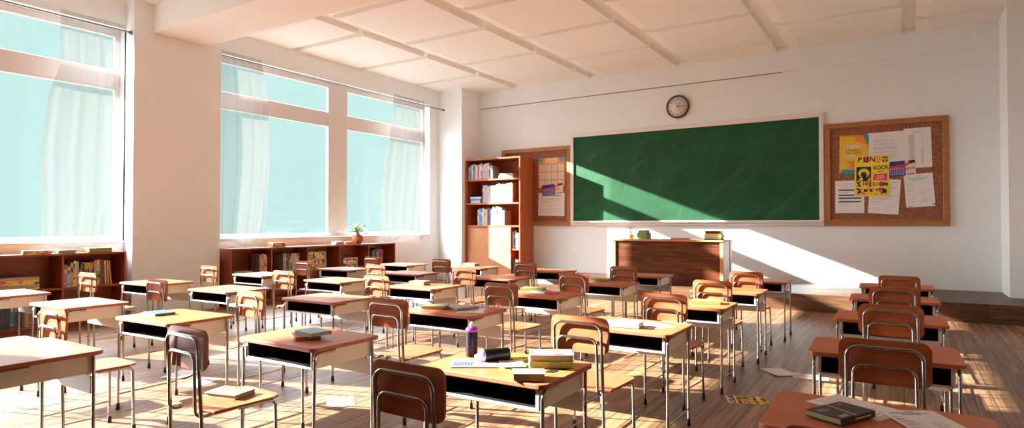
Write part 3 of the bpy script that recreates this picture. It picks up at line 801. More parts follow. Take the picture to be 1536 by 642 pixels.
def art_punk(mb, w, h, z):
    # cut-out letters
    for i, (ch, x, bg, fg) in enumerate((('P',-.36,None,1),('U',-.17,2,1),('N',.01,None,1),('K',.17,3,0))):
        if bg is not None: polyf(mb, [(w*(x-.085),h*.34),(w*(x+.07),h*.325),(w*(x+.085),h*.475),(w*(x-.065),h*.485)], z+E1, bg)
        add_text(mb, ch, h*.17, w*x, h*.405, z+E2, fg if fg else 0, R((-8,10,-6,4)[i]), bold=True)
    mb.quad(w*.30, w*.45, h*.34, h*.47, z+E1, 1)
    mb.add([(w*(.375+.055*math.cos(a)), h*(.405)+w*.055*math.sin(a), z+E2) for a in [2*PI*k/12 for k in range(12)]], [tuple(range(12))], 0)
    add_text(mb, 'A', h*.08, w*.375, h*.405, z+E3, 1, bold=True)
    add_text(mb, 'ROCK', h*.135, w*.26, h*.20, z+E2, 1, R(4), bold=True, sx=.85); mb.quad(w*.16, w*.36, h*.10, h*.115, z+E2, 1)
    # framed picture of a shouting head with a tall crest
    mb.quad(-w*.45, -w*.02, -h*.13, h*.23, z+E1, 1)
    polyf(mb, [(-w*.40+w*.17*(1-math.cos(a)), h*.06+h*.13*math.sin(a)) for a in rng(0, PI, 9)]+[(-w*.12,-h*.02),(-w*.34,-h*.02)], z+E2, 0)
    polyf(mb, [(-w*.31,h*.09),(-w*.19,h*.10),(-w*.13,h*.03),(-w*.17,-h*.03),(-w*.26,-h*.04),(-w*.32,h*.02)], z+E3, 1)
    polyf(mb, [(-w*.40,-h*.10),(-w*.28,-h*.02),(-w*.25,-h*.09),(-w*.30,-h*.12)], z+E2, 0)
    polyf(mb, [(-w*.12,-h*.11),(-w*.05,-h*.02),(-w*.05,-h*.12)], z+E2, 0)
    polyf(mb, [(w*.04,-h*.10),(w*.43,-h*.12),(w*.45,h*.06),(w*.06,h*.05)], z+E1, 2)
    add_text(mb, 'Punk', h*.075, w*.25, h*.0, z+E2, 0, R(5), bold=True); add_text(mb, 'MUSIC', h*.065, w*.25, -h*.065, z+E2, 0, bold=True)
    add_text(mb, 'FR', h*.13, -w*.17, -h*.205, z+E2, 1, bold=True); mb.quad(-w*.075, -w*.005, -h*.26, -h*.14, z+E1, 1)
    add_text(mb, 'E', h*.11, -w*.038, -h*.203, z+E2, 2, bold=True); add_text(mb, 'E', h*.12, w*.07, -h*.205, z+E2, 1, bold=True)
    add_text(mb, 'D', h*.11, w*.18, -h*.205, z+E2, 1); mb.quad(w*.24, w*.325, -h*.26, -h*.14, z+E1, 2); add_text(mb, 'O', h*.11, w*.282, -h*.203, z+E2, 1, bold=True)
    add_text(mb, 'M', h*.13, w*.40, -h*.205, z+E2, 1, bold=True)
    polyf(mb, [(-w*.46,-h*.15),(-w*.30,-h*.14),(-w*.36,-h*.19),(-w*.29,-h*.25),(-w*.46,-h*.26),(-w*.38,-h*.21)], z+E2, 1)
    mb.quad(-w*.45, w*.44, -h*.46, -h*.30, z+E1, 4)
def art_bars(mb, w, h, z):
    lines(mb, -w*.18, w*.3, [h*.40, h*.35], z+E1, 1); mb.quad(-w*.36, w*.4, h*.283, h*.287, z+E1, 2)
    for v in (.205,.05,-.04,-.15): mb.quad(-w*.38, w*.39, h*v-.012, h*v+.012, z+E1, 3)
    for v in (.14,.11,-.1,-.22,-.25): lines(mb, -w*.38, w*.1, [h*v], z+E1, 1, .004, .4, int(v*100)+50)
    lines(mb, -w*.38, w*.4, [-h*.43], z+E1, 1, .003)
def art_notes_red(mb, w, h, z):
    lines(mb, w*.22, w*.36, [h*.42], z+E1, 2, .01); mb.quad(-w*.42, w*.40, h*.225, h*.235, z+E1, 2); mb.quad(-w*.42, w*.0, -h*.165, -h*.155, z+E1, 2)
    for a, b, x0, x1 in ((.33,.27,.1,.4),(.17,.15,-.4,.38),(.04,.0,-.42,.42),(-.05,-.09,-.42,.3),(-.23,-.41,-.42,-.05),(-.23,-.37,.1,.36)):
        lines(mb, w*x0, w*x1, [h*v for v in rng(a, b, 3)], z+E1, 1, .005, .4, int(a*100)+70)
def art_notes_teal(mb, w, h, z):
    q = w/.425
    add_text(mb, 'Notes & Homework', .034*q, -w*.02, h*.375, z+E1, 2, bold=True); add_text(mb, 'Next Week', .03*q, -w*.02, h*.32, z+E1, 2, bold=True); lines(mb, -w*.05, w*.1, [h*.43], z+E1, 2, .008)
    for v in (.22,.12,.02,-.1,-.22,-.33): lines(mb, -w*.42, -w*.1, [h*v, h*v-.022], z+E1, 1, .005, .5, int(v*100)+40)
    for v in (.0,-.08,-.24,-.3): lines(mb, w*.05, w*.4, [h*v, h*v-.02], z+E1, 1, .005, .5, int(v*100)+45)
    mb.quad(w*.42, w*.5, -h*.46, -h*.42, z+E1, 3); lines(mb, -w*.45, -w*.2, [-h*.46], z+E1, 2, .008)
def art_calendar(mb, w, h, z):
    polyf(mb, [(-w*.5,h*.5),(-w*.30,h*.5),(-w*.33,h*.40),(-w*.5,h*.37)], z+E1, 2); polyf(mb, [(w*.5,h*.5),(w*.27,h*.5),(w*.33,h*.38),(w*.5,h*.34)], z+E1, 2)
    add_text(mb, '2025', .17, 0, h*.40, z+E2, 1, bold=True)
    for r in range(3):
        for c in range(4):
            x = -w*.455+c*w*.235; y = h*.27-r*h*.265
            mb.quad(x, x+w*.20, y-h*.225, y, z+E1, 1)
            add_text(mb, ['JAN','FEB','MAR','APR','MAY','JUN','JUL','AUG','SEP','OCT','NOV','DEC'][r*4+c], .022, x+w*.10, y-.018, z+E2, 3)
            for k in range(5): lines(mb, x+.012, x+w*.20-.012, [y-.045-k*.023], z+E2, 3, .005, .1, r*40+c*9+k)
    polyf(mb, [(w*.36,-h*.5),(w*.5,-h*.5),(w*.5,-h*.40)], z+E2, 4)
def art_page_red(mb, w, h, z):
    lines(mb, -w*.35, w*.36, [h*.38], z+E1, 3, .014); lines(mb, -w*.4, w*.42, [h*.26, h*.21, h*.15], z+E1, 2, .006, .2, 3); lines(mb, -w*.4, w*.1, [h*.09], z+E1, 2, .006)
    lines(mb, -w*.42, w*.42, [h*v for v in (-.02,-.1,-.18,-.27,-.36)], z+E1, 1, .007, .2, 8)
def art_leaflet(mb, w, h, z):
    mb.quad(-w*.46, -w*.06, -h*.40, h*.42, z+E1, 3)
    for k in range(7): polyf(mb, [(-w*.44+k*w*.052,-h*.35),(-w*.41+k*w*.052,-h*.35),(-w*.40+k*w*.052,h*(.1+.04*(k%3))),(-w*.43+k*w*.052,h*.05)], z+E2, 1)
    mb.quad(-w*.02, w*.46, h*.02, h*.42, z+E1, 2); lines(mb, w*.0, w*.42, [h*v for v in (-.08,-.18,-.28,-.38)], z+E1, 4, .005, .3, 4)
def art_scribble(seed):
    def f(mb, w, h, z):
        r = random.Random(seed)
        for v in rng(.40, -.40, 11):
            lines(mb, w*r.uniform(-.42,-.3), w*r.uniform(-.05,.4), [h*v], z+E1, 2 if r.random() < .25 else 1, .004, .3, int(seed*7+v*100)+99)
    return f

PY = WY-.0235
gp = 'papers pinned to the right cork board'
sheet('letter', .57, .56, M['paper'], 'typed white letter at top centre of the right cork board', 'paper', gp, art_letter, ('ink',), wall=(-.235, 2.77, PY), rz=R(1.0))
sheet('flyer', .465, .71, M['gold'], 'amber and teal flyer reading NEW MODEL TEST SERIES on the right cork board', 'flyer', gp, art_flyer, ('ink_orange','ink_teal','paper','bk_brown'), wall=(-.745, 2.675, PY-.003), rz=R(-.8))
sheet('timetable', .40, .70, M['paper'], 'white sheet with grey columns at top right of the right cork board', 'paper', gp, art_table, ('ink',), wall=(.235, 2.735, PY-.003), rz=R(1.2))
sheet('printout', .47, .60, M['paper'], 'white sheet with navy bars at lower left of the right cork board', 'paper', gp, art_bars, ('ink','ink_red','ink_navy'), wall=(-.82, 1.90, PY), rz=R(-.4))
sheet('worksheet', .47, .62, M['paper'], 'tilted white sheet with red headings below the yellow punk poster', 'paper', gp, art_notes_red, ('ink','ink_red'), wall=(-.275, 1.893, PY), rz=R(-4.2))
sheet('notice', .425, .58, M['paper'], 'white sheet with teal heading at lower right of the right cork board', 'paper', gp, art_notes_teal, ('ink','ink_teal','ink_navy'), wall=(.25, 1.99, PY-.003), rz=R(3.6))
sheet('ticket', .40, .265, M['paper_cream'], 'small red, blue and cream ticket in the middle of the right cork board', 'ticket', gp, art_voucher, ('ink_navy','lilac_print','ink_red'), wall=(0, 2.385, PY-.0065), rz=R(3))
sheet('punk_poster', .54, .735, M['ink_yellow'], 'yellow PUNK ROCK FREEDOM poster pinned on the right cork board', 'poster', gp, art_punk, ('ink_dark','ink_pink','ink_orange','poster_art'), wall=(-.465, 2.268, PY-.0075), rz=R(-1.2))
gq = 'papers pinned to the left cork board'
sheet('calendar', .725, .715, M['orange_paper'], 'orange 2025 wall calendar on the left cork board', 'calendar', gq, art_calendar, ('paper','blue_print','ink','ink_red'), wall=(-7.065, 2.623, PY))
sheet('ticket', .57, .25, M['paper_cream'], 'tilted red and blue ticket pinned over the bottom of the calendar', 'ticket', gq, art_voucher, ('ink_navy','lilac_print','ink_red'), wall=(-7.035, 2.223, PY-.0065), rz=R(4.5))
sheet('notice', .71, .545, M['paper'], 'white sheet with red lines under the calendar on the left cork board', 'paper', gq, art_page_red, ('ink','ink_red','ink_dark'), wall=(-7.07, 1.868, PY-.003), rz=R(-1.2))

# clock
t = thing('wall_clock', 'round dark-rimmed wall clock above the green chalkboard', 'clock', (-4.005, WY, 3.89))
rot = Matrix.Rotation(R(90), 4, 'X')
MB().lathe([(.235,.002),(.245,.02),(.245,.05),(.232,.062),(.216,.062),(.212,.044)], 48, mat=rot, cap1=False).build('rim', M['clock_rim'], t)
MB().lathe([(.213,.02),(.213,.046),(.001,.0462)], 48, mat=rot).build('dial', M['clock_face'], t)
m = MB()
for k in range(1, 13):
    a = R(90-30*k); vs, fs = text_mesh(str(k), .062)
    m.add(vs, fs, 0, False, rot @ Matrix.Translation((.165*math.cos(a), .165*math.sin(a), .0475)))
m.build('numeral', M['clock_ink'], t)
def hand(name, ang, ln, wd, tail, z):
    a = R(90-ang); mt = rot @ Matrix.Translation((0,0,z)) @ Matrix.Rotation(a, 4, 'Z')
    MB().box(-tail, ln, -wd/2, wd/2, 0, .002, 0, mt).build(name, M['clock_ink'], t)
hand('hour_hand', 37, .095, .011, .02, .049); hand('minute_hand', 86, .145, .009, .02, .052); hand('second_hand', 331, .14, .005, .09, .055)

# ================================================================== TEACHER'S DESK
tx0, tx1, ty0, ty1, tz1 = -4.772, -2.675, 11.14, 11.77, 1.109
t = thing('teacher_desk', 'wide dark walnut teacher desk standing on the platform', 'desk', ((tx0+tx1)/2, (ty0+ty1)/2, PZ))
def P(name, x0, x1, y0, y1, z0, z1, mat):
    c = t.location
    return MB().bbox(x0-c.x, x1-c.x, y0-c.y, y1-c.y, z0-PZ, z1-PZ, .004).build(name, M[mat], t)
P('desktop', tx0-.03, tx1+.01, ty0-.02, ty1+.02, tz1-.03, tz1, 'tdesk_edge')
P('front_panel', tx0+.06, tx1-.06, ty0+.022, ty0+.045, PZ, tz1-.03, 'tdesk')
P('front_post', tx0, tx0+.06, ty0, ty0+.05, PZ, tz1-.03, 'tdesk_edge'); P('front_post', tx1-.06, tx1, ty0, ty0+.05, PZ, tz1-.03, 'tdesk_edge')
P('side_panel', tx0+.01, tx0+.04, ty0+.05, ty1-.12, PZ, tz1-.03, 'grey_panel'); P('side_panel', tx1-.04, tx1-.01, ty0+.05, ty1-.12, PZ, tz1-.03, 'grey_panel')
P('rear_post', tx0, tx0+.06, ty1-.12, ty1, PZ, tz1-.03, 'case'); P('rear_post', tx1-.06, tx1, ty1-.12, ty1, PZ, tz1-.03, 'case')
# on the desk
plant((-4.47, 11.31, tz1), 'small sprig in an orange pot on the teacher desk', [(.035,0),(.052,.02),(.06,.055),(.05,.085),(.042,.092),(.036,.092),(.04,.07)], M['orange_pot'], 9, .12, .26, .05, 9, .075, .038)
t = thing('storage_tin', 'green lidded box standing on the teacher desk', 'box', (-4.21, 11.34, tz1))
MB().prism(rrect(.235,.2,.03), 0, .125, bev=.004).build('box_body', M['green_box'], t)
MB().prism(rrect(.185,.16,.03), .125, .175, bev=.004).build('lid', M['green_box'], t)
stack([('rose',.31,.22,.028)], -3.51, 11.39, tz1+.0005, '', None, 0, names=['flat brick-red book lying alone on the teacher desk'], jit=0)
stack([('teal',.30,.22,.022),('sky',.29,.22,.028),('yellow',.31,.22,.034),('yellow',.29,.22,.03),('black',.26,.2,.05)], -2.885, 11.36, tz1+.0005, 'on the teacher desk', 'books stacked on the teacher desk', 0)

# ================================================================== SCHOOL DESKS
def make_desk():
    t = thing('school_desk', 'x', 'desk')
    W, D = .715, .525
    MB().prism(rrect(W, D, .045), .677, .700, 0, 1, bev=.004).build('tabletop', [M['top'], M['top_edge']], t)
    # open book tray
    m = MB(); x, y0, y1, z0, z1 = .298, -.225, .215, .575, .6765
    m.box(-x, x, y0, y1, z0, z0+.006); m.box(-x, -x+.005, y0, y1, z0, z1); m.box(x-.005, x, y0, y1, z0, z1); m.box(-x, x, y1-.006, y1, z0, z1)
    tr = m.build('book_tray', M['tray'], t)
    m = MB(); m.bbox(-x-.004, x+.004, y0-.008, y0+.004, z0-.004, z0+.010, .002); m.box(-x-.004, -x+.006, y0-.006, y0+.004, z0+.01, z1); m.box(x-.006, x+.004, y0-.006, y0+.004, z0+.01, z1)
    m.build('tray_rim', M['lip'], tr)
    for s in (-1, 1):
        # side plate with one rounded lower corner following the bent leg
        pts = [(-.232,.677)]
        pts = [(.222,.677),(-.195,.677)]
        for k in range(6):
            a = R(90+18*k); pts.append((-.195+.042*math.cos(a), .635+.042*math.sin(a)))
        pts += [(-.237,.575),(.222,.575)]
        mt = Matrix(((0,0,1,s*.307-.0035),(1,0,0,0),(0,1,0,0),(0,0,0,1)))
        MB().prism(pts, 0, .007, mat=mt).build('side_plate', M['side'], t)
        MB().tube(fillet([(s*.328,-.085,.664),(s*.328,-.232,.664),(s*.328,-.238,.02)], .045, 7), .0092, 12).build('leg', M['chrome'], t)
        MB().tube([(s*.328,.212,.676),(s*.328,.214,.02)], .0092, 12).build('leg', M['chrome'], t)
        MB().tube([(s*.328,-.234,.115),(s*.328,.214,.115)], .0062, 8).build('foot_rail', M['chrome'], t)
    legs = [c for c in t.children if c.name.startswith('leg')]
    for l in legs:
        v = max(l.data.vertices, key=lambda q: -q.co.z).co
        sx = 1 if v.x > 0 else -1
        yy = -.238 if v.y < 0 else .214
        mt = Matrix.Translation((sx*.328, yy, 0))
        MB().lathe([(.0135,0),(.0145,.006),(.012,.04),(.0112,.048)], 12, mat=mt).build('rubber_foot', M['rubber'], l)
    m = MB(); m.bbox(-.318, .318, .2005, .2085, .462, .560, .002); m.build('modesty_panel', M['panel'], t)
    return t
COLN = ['the right-hand column','the second column from the right','the third column from the right','the third column from the windows','the second column from the windows','the column nearest the windows']
ROWN = ['farthest from the chalkboard','fourth from the chalkboard','third from the chalkboard','second from the chalkboard','closest to the chalkboard']
DESKS = {(5,0):(-7.691,2.511),(4,0):(-6.212,2.555),(3,0):(-4.695,2.577),(2,0):(-3.134,2.563),(1,0):(-1.671,2.577),(0,0):(-.082,2.545),
 (5,1):(-7.643,3.971),(4,1):(-6.192,3.981),(3,1):(-4.638,4.004),(2,1):(-3.107,4.008),(1,1):(-1.594,4.058),(0,1):(-.101,4.013),
 (5,2):(-7.596,5.406),(4,2):(-6.016,5.357),(3,2):(-4.608,5.351),(2,2):(-3.075,5.397),(1,2):(-1.597,5.445),(0,2):(-.091,5.41),
 (5,3):(-7.42,6.755),(4,3):(-6.014,6.687),(3,3):(-4.498,6.748),(2,3):(-3.019,6.80),(1,3):(-1.57,6.773),(0,3):(-.08,6.842),
 (5,4):(-7.397,8.06),(4,4):(-5.955,8.178),(3,4):(-4.542,8.175),(2,4):(-3.045,8.147),(1,4):(-1.53,8.208),(0,4):(-.072,8.197)}
DROT = {(3,0):2.5,(5,1):2.5,(4,1):2,(3,1):1.5,(2,1):1,(0,1):2,(3,2):1,(1,3):1.2,(0,3):1.5,(0,4):1.5,(4,3):1.5,(1,0):1}
proto = make_desk(); first = True
for (c, r), (x, y) in list(DESKS.items())+[((9,0),(-4.11,1.415))]:
    o = proto if first else copy_tree(proto); first = False
    o.location = (x, y, 0); o.rotation_euler = (0,0,R(DROT.get((c, r), 0)))
    if c == 9: lab = 'wooden school desk at the far left, out of line and nearest the viewer'
    else: lab = 'wooden school desk, %s in %s' % (ROWN[r], COLN[c])
    tag(o, lab, 'desk', 'school desks in rows')
LABELS.pop('x', None)

# ================================================================== SCHOOL CHAIRS
def make_chair():
    t = thing('school_chair', 'x', 'chair')
    # backrest: slightly dished plywood plate
    m = MB(); W, z0, z1 = .368, .664, .868
    pts = rrect(W, z1-z0, .042, 6, 0, (z0+z1)/2)
    bm = bmesh.new()
    # dense plate so that it can be curved
    n = len(pts)
    def bend(x, z, dy): return (x, dy-.012+.10*(x*x)*1.0+.02*(z1-z)*-.6, z)
    fan = []
    rings = [1.0, .97, .75, .45, .15]
    cz = (z0+z1)/2
    for dy, flip in ((0, False), (.013, True)):
        vs = []
        for k in rings:
            vs += [bend(x*k, cz+(z-cz)*k, -dy) for x, z in pts]
        fs = []
        for q in range(len(rings)-1):
            for i in range(n): fs.append((q*n+i, q*n+(i+1) % n, (q+1)*n+(i+1) % n, (q+1)*n+i))
        fs.append(tuple((len(rings)-1)*n+i for i in range(n)))
        if not flip: fs = [tuple(reversed(f)) for f in fs]
        m.add(vs, fs, 0, True)
    vs = [bend(x, z, 0) for x, z in pts]+[bend(x, z, -.013) for x, z in pts]
    m.add(vs, [(i, (i+1) % n, n+(i+1) % n, n+i) for i in range(n)], 1, True)
    bm.free()
    m.build('backrest', [M['plate'], M['plate_edge']], t)
    # seat with notched rear corners
    m = MB()
    pts = [(-.105,-.0),(.105,.0),(.105,.022),(.168,.022)]
    pts = [(-.10,.012),(-.10,-.004),(.10,-.004),(.10,.012),(.172,.03),(.182,.36),(.16,.405),(.12,.42),(-.12,.42),(-.16,.405),(-.182,.36),(-.172,.03)]
    m.prism(pts, .444, .457, 0, 1, bev=.003); m.build('seat', [M['plate'], M['plate_edge']], t)
    r = .0092
    # outer frame: inverted U behind the plate, carried down as the rear legs
    yb, yl = -.047, -.024
    MB().tube(fillet([(-.152,yl,.43),(-.150,yb,.835),(.150,yb,.835),(.152,yl,.43)], .05, 8), r, 12).build('back_frame', M['chrome'], t)
    # inner frame: smaller U that folds forward under the seat
    for_seat = fillet([(-.128,.17,.433),(-.128,-.042,.433),(-.122,-.0485,.752),(.122,-.0485,.752),(.128,-.042,.433),(.128,.17,.433)], .04, 8)
    MB().tube(for_seat, .0080, 12).build('back_support', M['chrome'], t)
    for s in (-1, 1):
        l = MB().tube([(s*.152,yl,.4298),(s*.155,-.016,.02)], r, 12).build('leg', M['chrome'], t)
        MB().lathe([(.0132,0),(.014,.006),(.0118,.036),(.011,.046)], 12, mat=Matrix.Translation((s*.155,-.016,0))).build('rubber_foot', M['rubber'], l)
        l = MB().tube(fillet([(s*.145,.17,.433),(s*.16,.385,.433),(s*.168,.392,.02)], .035, 7), r, 12).build('leg', M['chrome'], t)
        MB().lathe([(.0132,0),(.014,.006),(.0118,.036),(.011,.046)], 12, mat=Matrix.Translation((s*.168,.392,0))).build('rubber_foot', M['rubber'], l)
        MB().tube([(s*.154,-.018,.15),(s*.166,.391,.15)], .0055, 8).build('stretcher', M['chrome'], t)
    return t
CH = {(3,0):(-4.567,1.75,0),(5,1):(-7.516,3.184,2),(4,1):(-6.037,3.161,-2),(5,2):(-7.445,4.533,-1),(3,1):(-4.374,3.015,-3),(4,2):(-5.95,4.512,1),(5,3):(-7.248,5.831,-1),(5,4):(-7.229,7.163,-2),
 (4,3):(-5.819,5.826,-2),(3,2):(-4.587,4.611,-1),(2,1):(-3.10,3.238,1),(4,4):(-5.917,7.305,-2),(3,3):(-4.515,6.017,-1),(2,2):(-3.057,4.629,-2),(3,4):(-4.404,7.276,-2),(2,3):(-2.991,5.943,-3),(2,4):(-2.965,7.271,-3),
 (2,0):(-3.10,1.784,-2),(1,0):(-1.599,1.786,-1),(1,1):(-1.577,3.215,-1),(1,2):(-1.545,4.602,-3),(1,3):(-1.519,5.912,-3),(1,4):(-1.484,7.224,-3),(0,0):(-.10,1.80,0),
 (0,1):(-.079,3.311,2),(0,2):(-.073,4.747,-1),(0,3):(-.065,6.098,-1),(0,4):(-.037,7.46,-1),(4,0):(-6.10,1.76,0)}
proto = make_chair(); first = True
for (c, r), (x, y, a) in CH.items():
    o = proto if first else copy_tree(proto); first = False
    o.location = (x, y, 0); o.rotation_euler = (0,0,R(a))
    tag(o, 'wooden school chair, %s in %s' % (ROWN[r], COLN[c]), 'chair', 'school chairs at the desks')
LABELS.pop('x', None)

# ================================================================== THINGS ON THE DESKS, CHAIRS AND FLOOR
TZ = .7005
# -- main desk (second column from the right, last row)
t = thing('spray_can', 'black spray can with magenta ring standing upright on a school desk', 'spray can', (-1.93, 2.632, TZ), 0, 'spray cans on the desk')
MB().lathe([(.029,0),(.0315,.004),(.0315,.128),(.031,.132)], 28).build('can_body', M['can_black'], t)
MB().lathe([(.031,.132),(.0325,.135),(.0325,.143),(.027,.152),(.016,.156)], 28).build('collar', M['can_magenta'], t)
MB().lathe([(.013,.154),(.013,.166),(.0085,.170),(.0085,.180),(.006,.182)], 20).build('nozzle', M['can_white'], t)
t = thing('spray_can', 'black spray can with lilac ring lying on its side on a school desk', 'spray can', (-1.76, 2.60, TZ+.0335), 0, 'spray cans on the desk')
mt = Matrix.Rotation(R(52), 4, 'Z') @ Matrix.Rotation(R(-90), 4, 'Y') @ Matrix.Translation((0,0,-.075))
MB().lathe([(.029,0),(.0325,.004),(.0325,.128),(.031,.132)], 28, mat=mt).build('can_body', M['can_black'], t)
MB().lathe([(.031,.132),(.0325,.135),(.0325,.143),(.027,.152),(.016,.156)], 28, mat=mt).build('collar', M['can_lilac'], t)
MB().lathe([(.013,.154),(.013,.166),(.0085,.170),(.0085,.180),(.006,.182)], 20, mat=mt).build('nozzle', M['can_white'], t)
sheet('leaflet', .27, .18, M['paper'], 'blue printed leaflet under the lying spray can', 'leaflet', None, art_leaflet, ('ink_navy','ink_red','lilac_print','ink'), flat=(-1.80, 2.505, TZ+.0036), rz=R(32))
sheet('leaflet', .12, .145, M['paper'], 'small white leaflet between lying spray can and red paperback', 'leaflet', None, art_scribble(3), ('ink','ink_red'), flat=(-1.638, 2.572, TZ+.0072), rz=R(40))
sheet('punk_poster', .29, .40, M['ink_yellow'], 'yellow punk poster lying under the books beside the spray cans', 'poster', None, art_punk, ('ink_dark','ink_pink','ink_orange','poster_art'), flat=(-1.555, 2.605, TZ), rz=R(74))
stack([('comic_bright',.215,.15,.030),('comic_bright',.215,.15,.030)], -1.475, 2.665, TZ+.0052, '', 'paperbacks beside the spray cans', R(212), 'pages_green', 0,
      ['bright patterned thick paperback, lower of the pair beside the spray cans','bright patterned thick paperback, upper of the pair beside the spray cans'])
def cover_book(loc, rz, w, d, th, cov, pages, label, group=None, deco=None, mats=()):
    t = thing('book', label, 'book', loc, rz, group)
    m = MB(); c = .003
    m.bbox(-w/2, w/2, -d/2, d/2, 0, c, .001); m.bbox(-w/2, w/2, -d/2, d/2, th-c, th, .001); m.bbox(-w/2, w/2, -d/2, -d/2+c, 0, th, .001)
    if deco: deco(m, w, d, th)
    m.build('cover', [M[cov]]+[M[k] for k in mats], t)
    MB().box(-w/2+.004, w/2-.004, -d/2+c, d/2-.003, c, th-c).build('pages', M[pages], t)
    return t
def deco_red(m, w, d, th):
    m.quad(-w/2+.001, w/2-.001, d*.12, d/2-.001, th+.0005, 1)
    for k in range(5): m.quad(w*.41-k*w*.05, w*.45-k*w*.05, d*(.16+.05*(k % 2)), d*.28, th+.001, 2)
    m.quad(-w*.42, -w*.15, d*.24, d*.34, th+.001, 2)
    for v in (-.35,-.25,-.15): m.quad(-w*.35, w*.35, d*v, d*v+.006, th+.0005, 3)
cover_book((-1.43, 2.385, TZ+.0034), R(212), .145, .11, .032, 'bk_rose', 'pages_green', 'small red and grey paperback near the front edge of the desk', None, deco_red, ('bk_grey','paper','bk_pink'))

# -- near right desk
def deco_black(m, w, d, th):
    polyf(m, [(-w*.42,d*.15),(-w*.18,d*.10),(-w*.15,d*.26),(-w*.40,d*.30)], th+.0005, 1); polyf(m, [(-w*.40,-d*.42),(-w*.18,-d*.42),(-w*.14,-d*.28),(-w*.36,-d*.27)], th+.0005, 2)
    polyf(m, [(-w*.08,-d*.5),(-w*.02,-d*.5),(w*.10,d*.5),(w*.04,d*.5)], th+.0005, 3)
    polyf(m, [(w*.30,d*.30),(w*.36,d*.30),(w*.36,d*.36),(w*.30,d*.36)], th+.0005, 4)
    m.add([(-w*.1,-d/2-.0005,th*.4),(w*.36,-d/2-.0005,th*.4),(w*.36,-d/2-.0005,th*.62),(-w*.1,-d/2-.0005,th*.62)], [(0,1,2,3)], 4)
cover_book((-.196, 2.522, TZ+.0036), R(62), .205, .135, .023, 'bk_black', 'pages_green', 'black hardback with green page edges on the nearest right desk', None, deco_black, ('bk_mauve','bk_lightgrey','bk_grey','bk_yellow'))
sheet('worksheet', .20, .285, M['paper'], 'white worksheet with red marks under the black hardback', 'paper', 'worksheets on the nearest right desk', art_scribble(5), ('ink','ink_red'), flat=(-.155, 2.695, TZ), rz=R(62))
sheet('worksheet', .20, .29, M['paper'], 'white worksheet with teal heading right of the black hardback', 'paper', 'worksheets on the nearest right desk', art_notes_teal, ('ink','ink_teal','ink_navy'), flat=(.068, 2.605, TZ+.0022), rz=R(28))
# -- third column from the right, last row: two books
stack([('rose',.20,.15,.022)], -3.115, 2.52, TZ, '', 'books on school desks', R(150), 'pages_green', 0, ['green-edged red book at the bottom of the pair on a shaded desk'])
stack([('sky',.19,.145,.024)], -3.065, 2.535, TZ+.0228, '', 'books on school desks', R(172), 'pages_green', 0, ['pale blue book on top of the pair on a shaded desk'])
bpy.data.objects  # second book a little turned
# -- third column from the windows, last row: blue book
stack([('blue',.205,.15,.016)], -4.875, 2.56, TZ+.0016, '', 'books on school desks', R(174), 'pages_green', 0, ['blue book with green page edges on the desk behind the turned chair'])
sheet('worksheet', .2, .15, M['paper'], 'white sheet sticking out under the blue book', 'paper', None, art_scribble(6), ('ink','ink_red'), flat=(-4.945, 2.555, TZ), rz=R(-8))
# -- other desks
stack([('olive',.2,.15,.026)], -3.27, 3.955, TZ+.0025, '', 'books on school desks', R(20), 'pages_green', 0, ['olive book at left on the desk with two books and papers'])
stack([('grey',.2,.15,.022)], -3.055, 4.045, TZ+.0025, '', 'books on school desks', R(70), 'pages_green', 0, ['grey book at right on the desk with two books and papers'])
sheet('worksheet', .21, .28, M['paper'], 'white sheet right of the grey book on a school desk', 'paper', None, art_scribble(7), ('ink','ink_red'), flat=(-2.945, 4.015, TZ), rz=R(30))
sheet('worksheet', .20, .26, M['paper'], 'white sheet left of the olive book on a school desk', 'paper', None, art_scribble(8), ('ink','ink_red'), flat=(-3.34, 3.99, TZ), rz=R(-35))
stack([('sky',.20,.145,.034)], -1.59, 3.965, TZ+.0027, '', 'books on school desks', R(6), 'pages', 0, ['pale blue book on the sunlit desk in the second column from right'])
sheet('worksheet', .20, .27, M['paper'], 'white sheet right of the pale blue book', 'paper', None, art_scribble(9), ('ink','ink_red'), flat=(-1.475, 4.10, TZ), rz=R(58))
sheet('worksheet', .20, .27, M['paper'], 'white sheet left of and beneath the pale blue book', 'paper', None, art_scribble(10), ('ink','ink_red'), flat=(-1.70, 4.105, TZ+.0013), rz=R(-20))
stack([('olive',.24,.17,.028)], -1.47, 5.50, TZ, '', 'books on school desks', R(12), 'pages_green', 0, ['pale green book on the third desk of the second column from right'])
stack([('cream',.2,.15,.044)], -4.70, 5.40, TZ, '', 'books on school desks', R(10), 'pages_green', 0, ['thick cream and olive book on a sunlit desk near the windows'])
stack([('cream',.24,.17,.046)], -6.10, 8.30, TZ, '', 'books on school desks', R(5), 'pages_green', 0, ['cream book on the desk before the tall bookcase'])
stack([('olive',.24,.17,.03)], -3.29, 5.58, TZ, '', 'books on school desks', R(15), 'pages_green', 0, ['olive book at the back of the middle desk with papers'])
sheet('worksheet', .21, .28, M['paper'], 'white sheet on the middle desk beside a red booklet', 'paper', None, art_scribble(12), ('ink','ink_red'), flat=(-3.12, 5.47, TZ), rz=R(65))
stack([('rose',.13,.09,.022)], -2.97, 5.41, TZ, '', 'books on school desks', R(10), 'pages', 0, ['small red booklet at the right edge of the middle desk'])
stack([('olive',.26,.18,.03)], -3.17, 6.96, TZ, '', 'books on school desks', R(12), 'pages_green', 0, ['olive book on the second desk from the chalkboard, before the teacher desk'])
stack([('olive',.22,.15,.026)], -3.04, 7.0, TZ, '', 'books on school desks', R(55), 'pages_green', 0, ['dark olive book beside another on the second desk from the chalkboard']) if False else None
# -- chair seat
stack([('comic_bright',.21,.15,.024)], -3.145, 2.03, .4575, '', None, R(194), 'pages_green', 0, ['bright patterned book lying on a chair seat'])
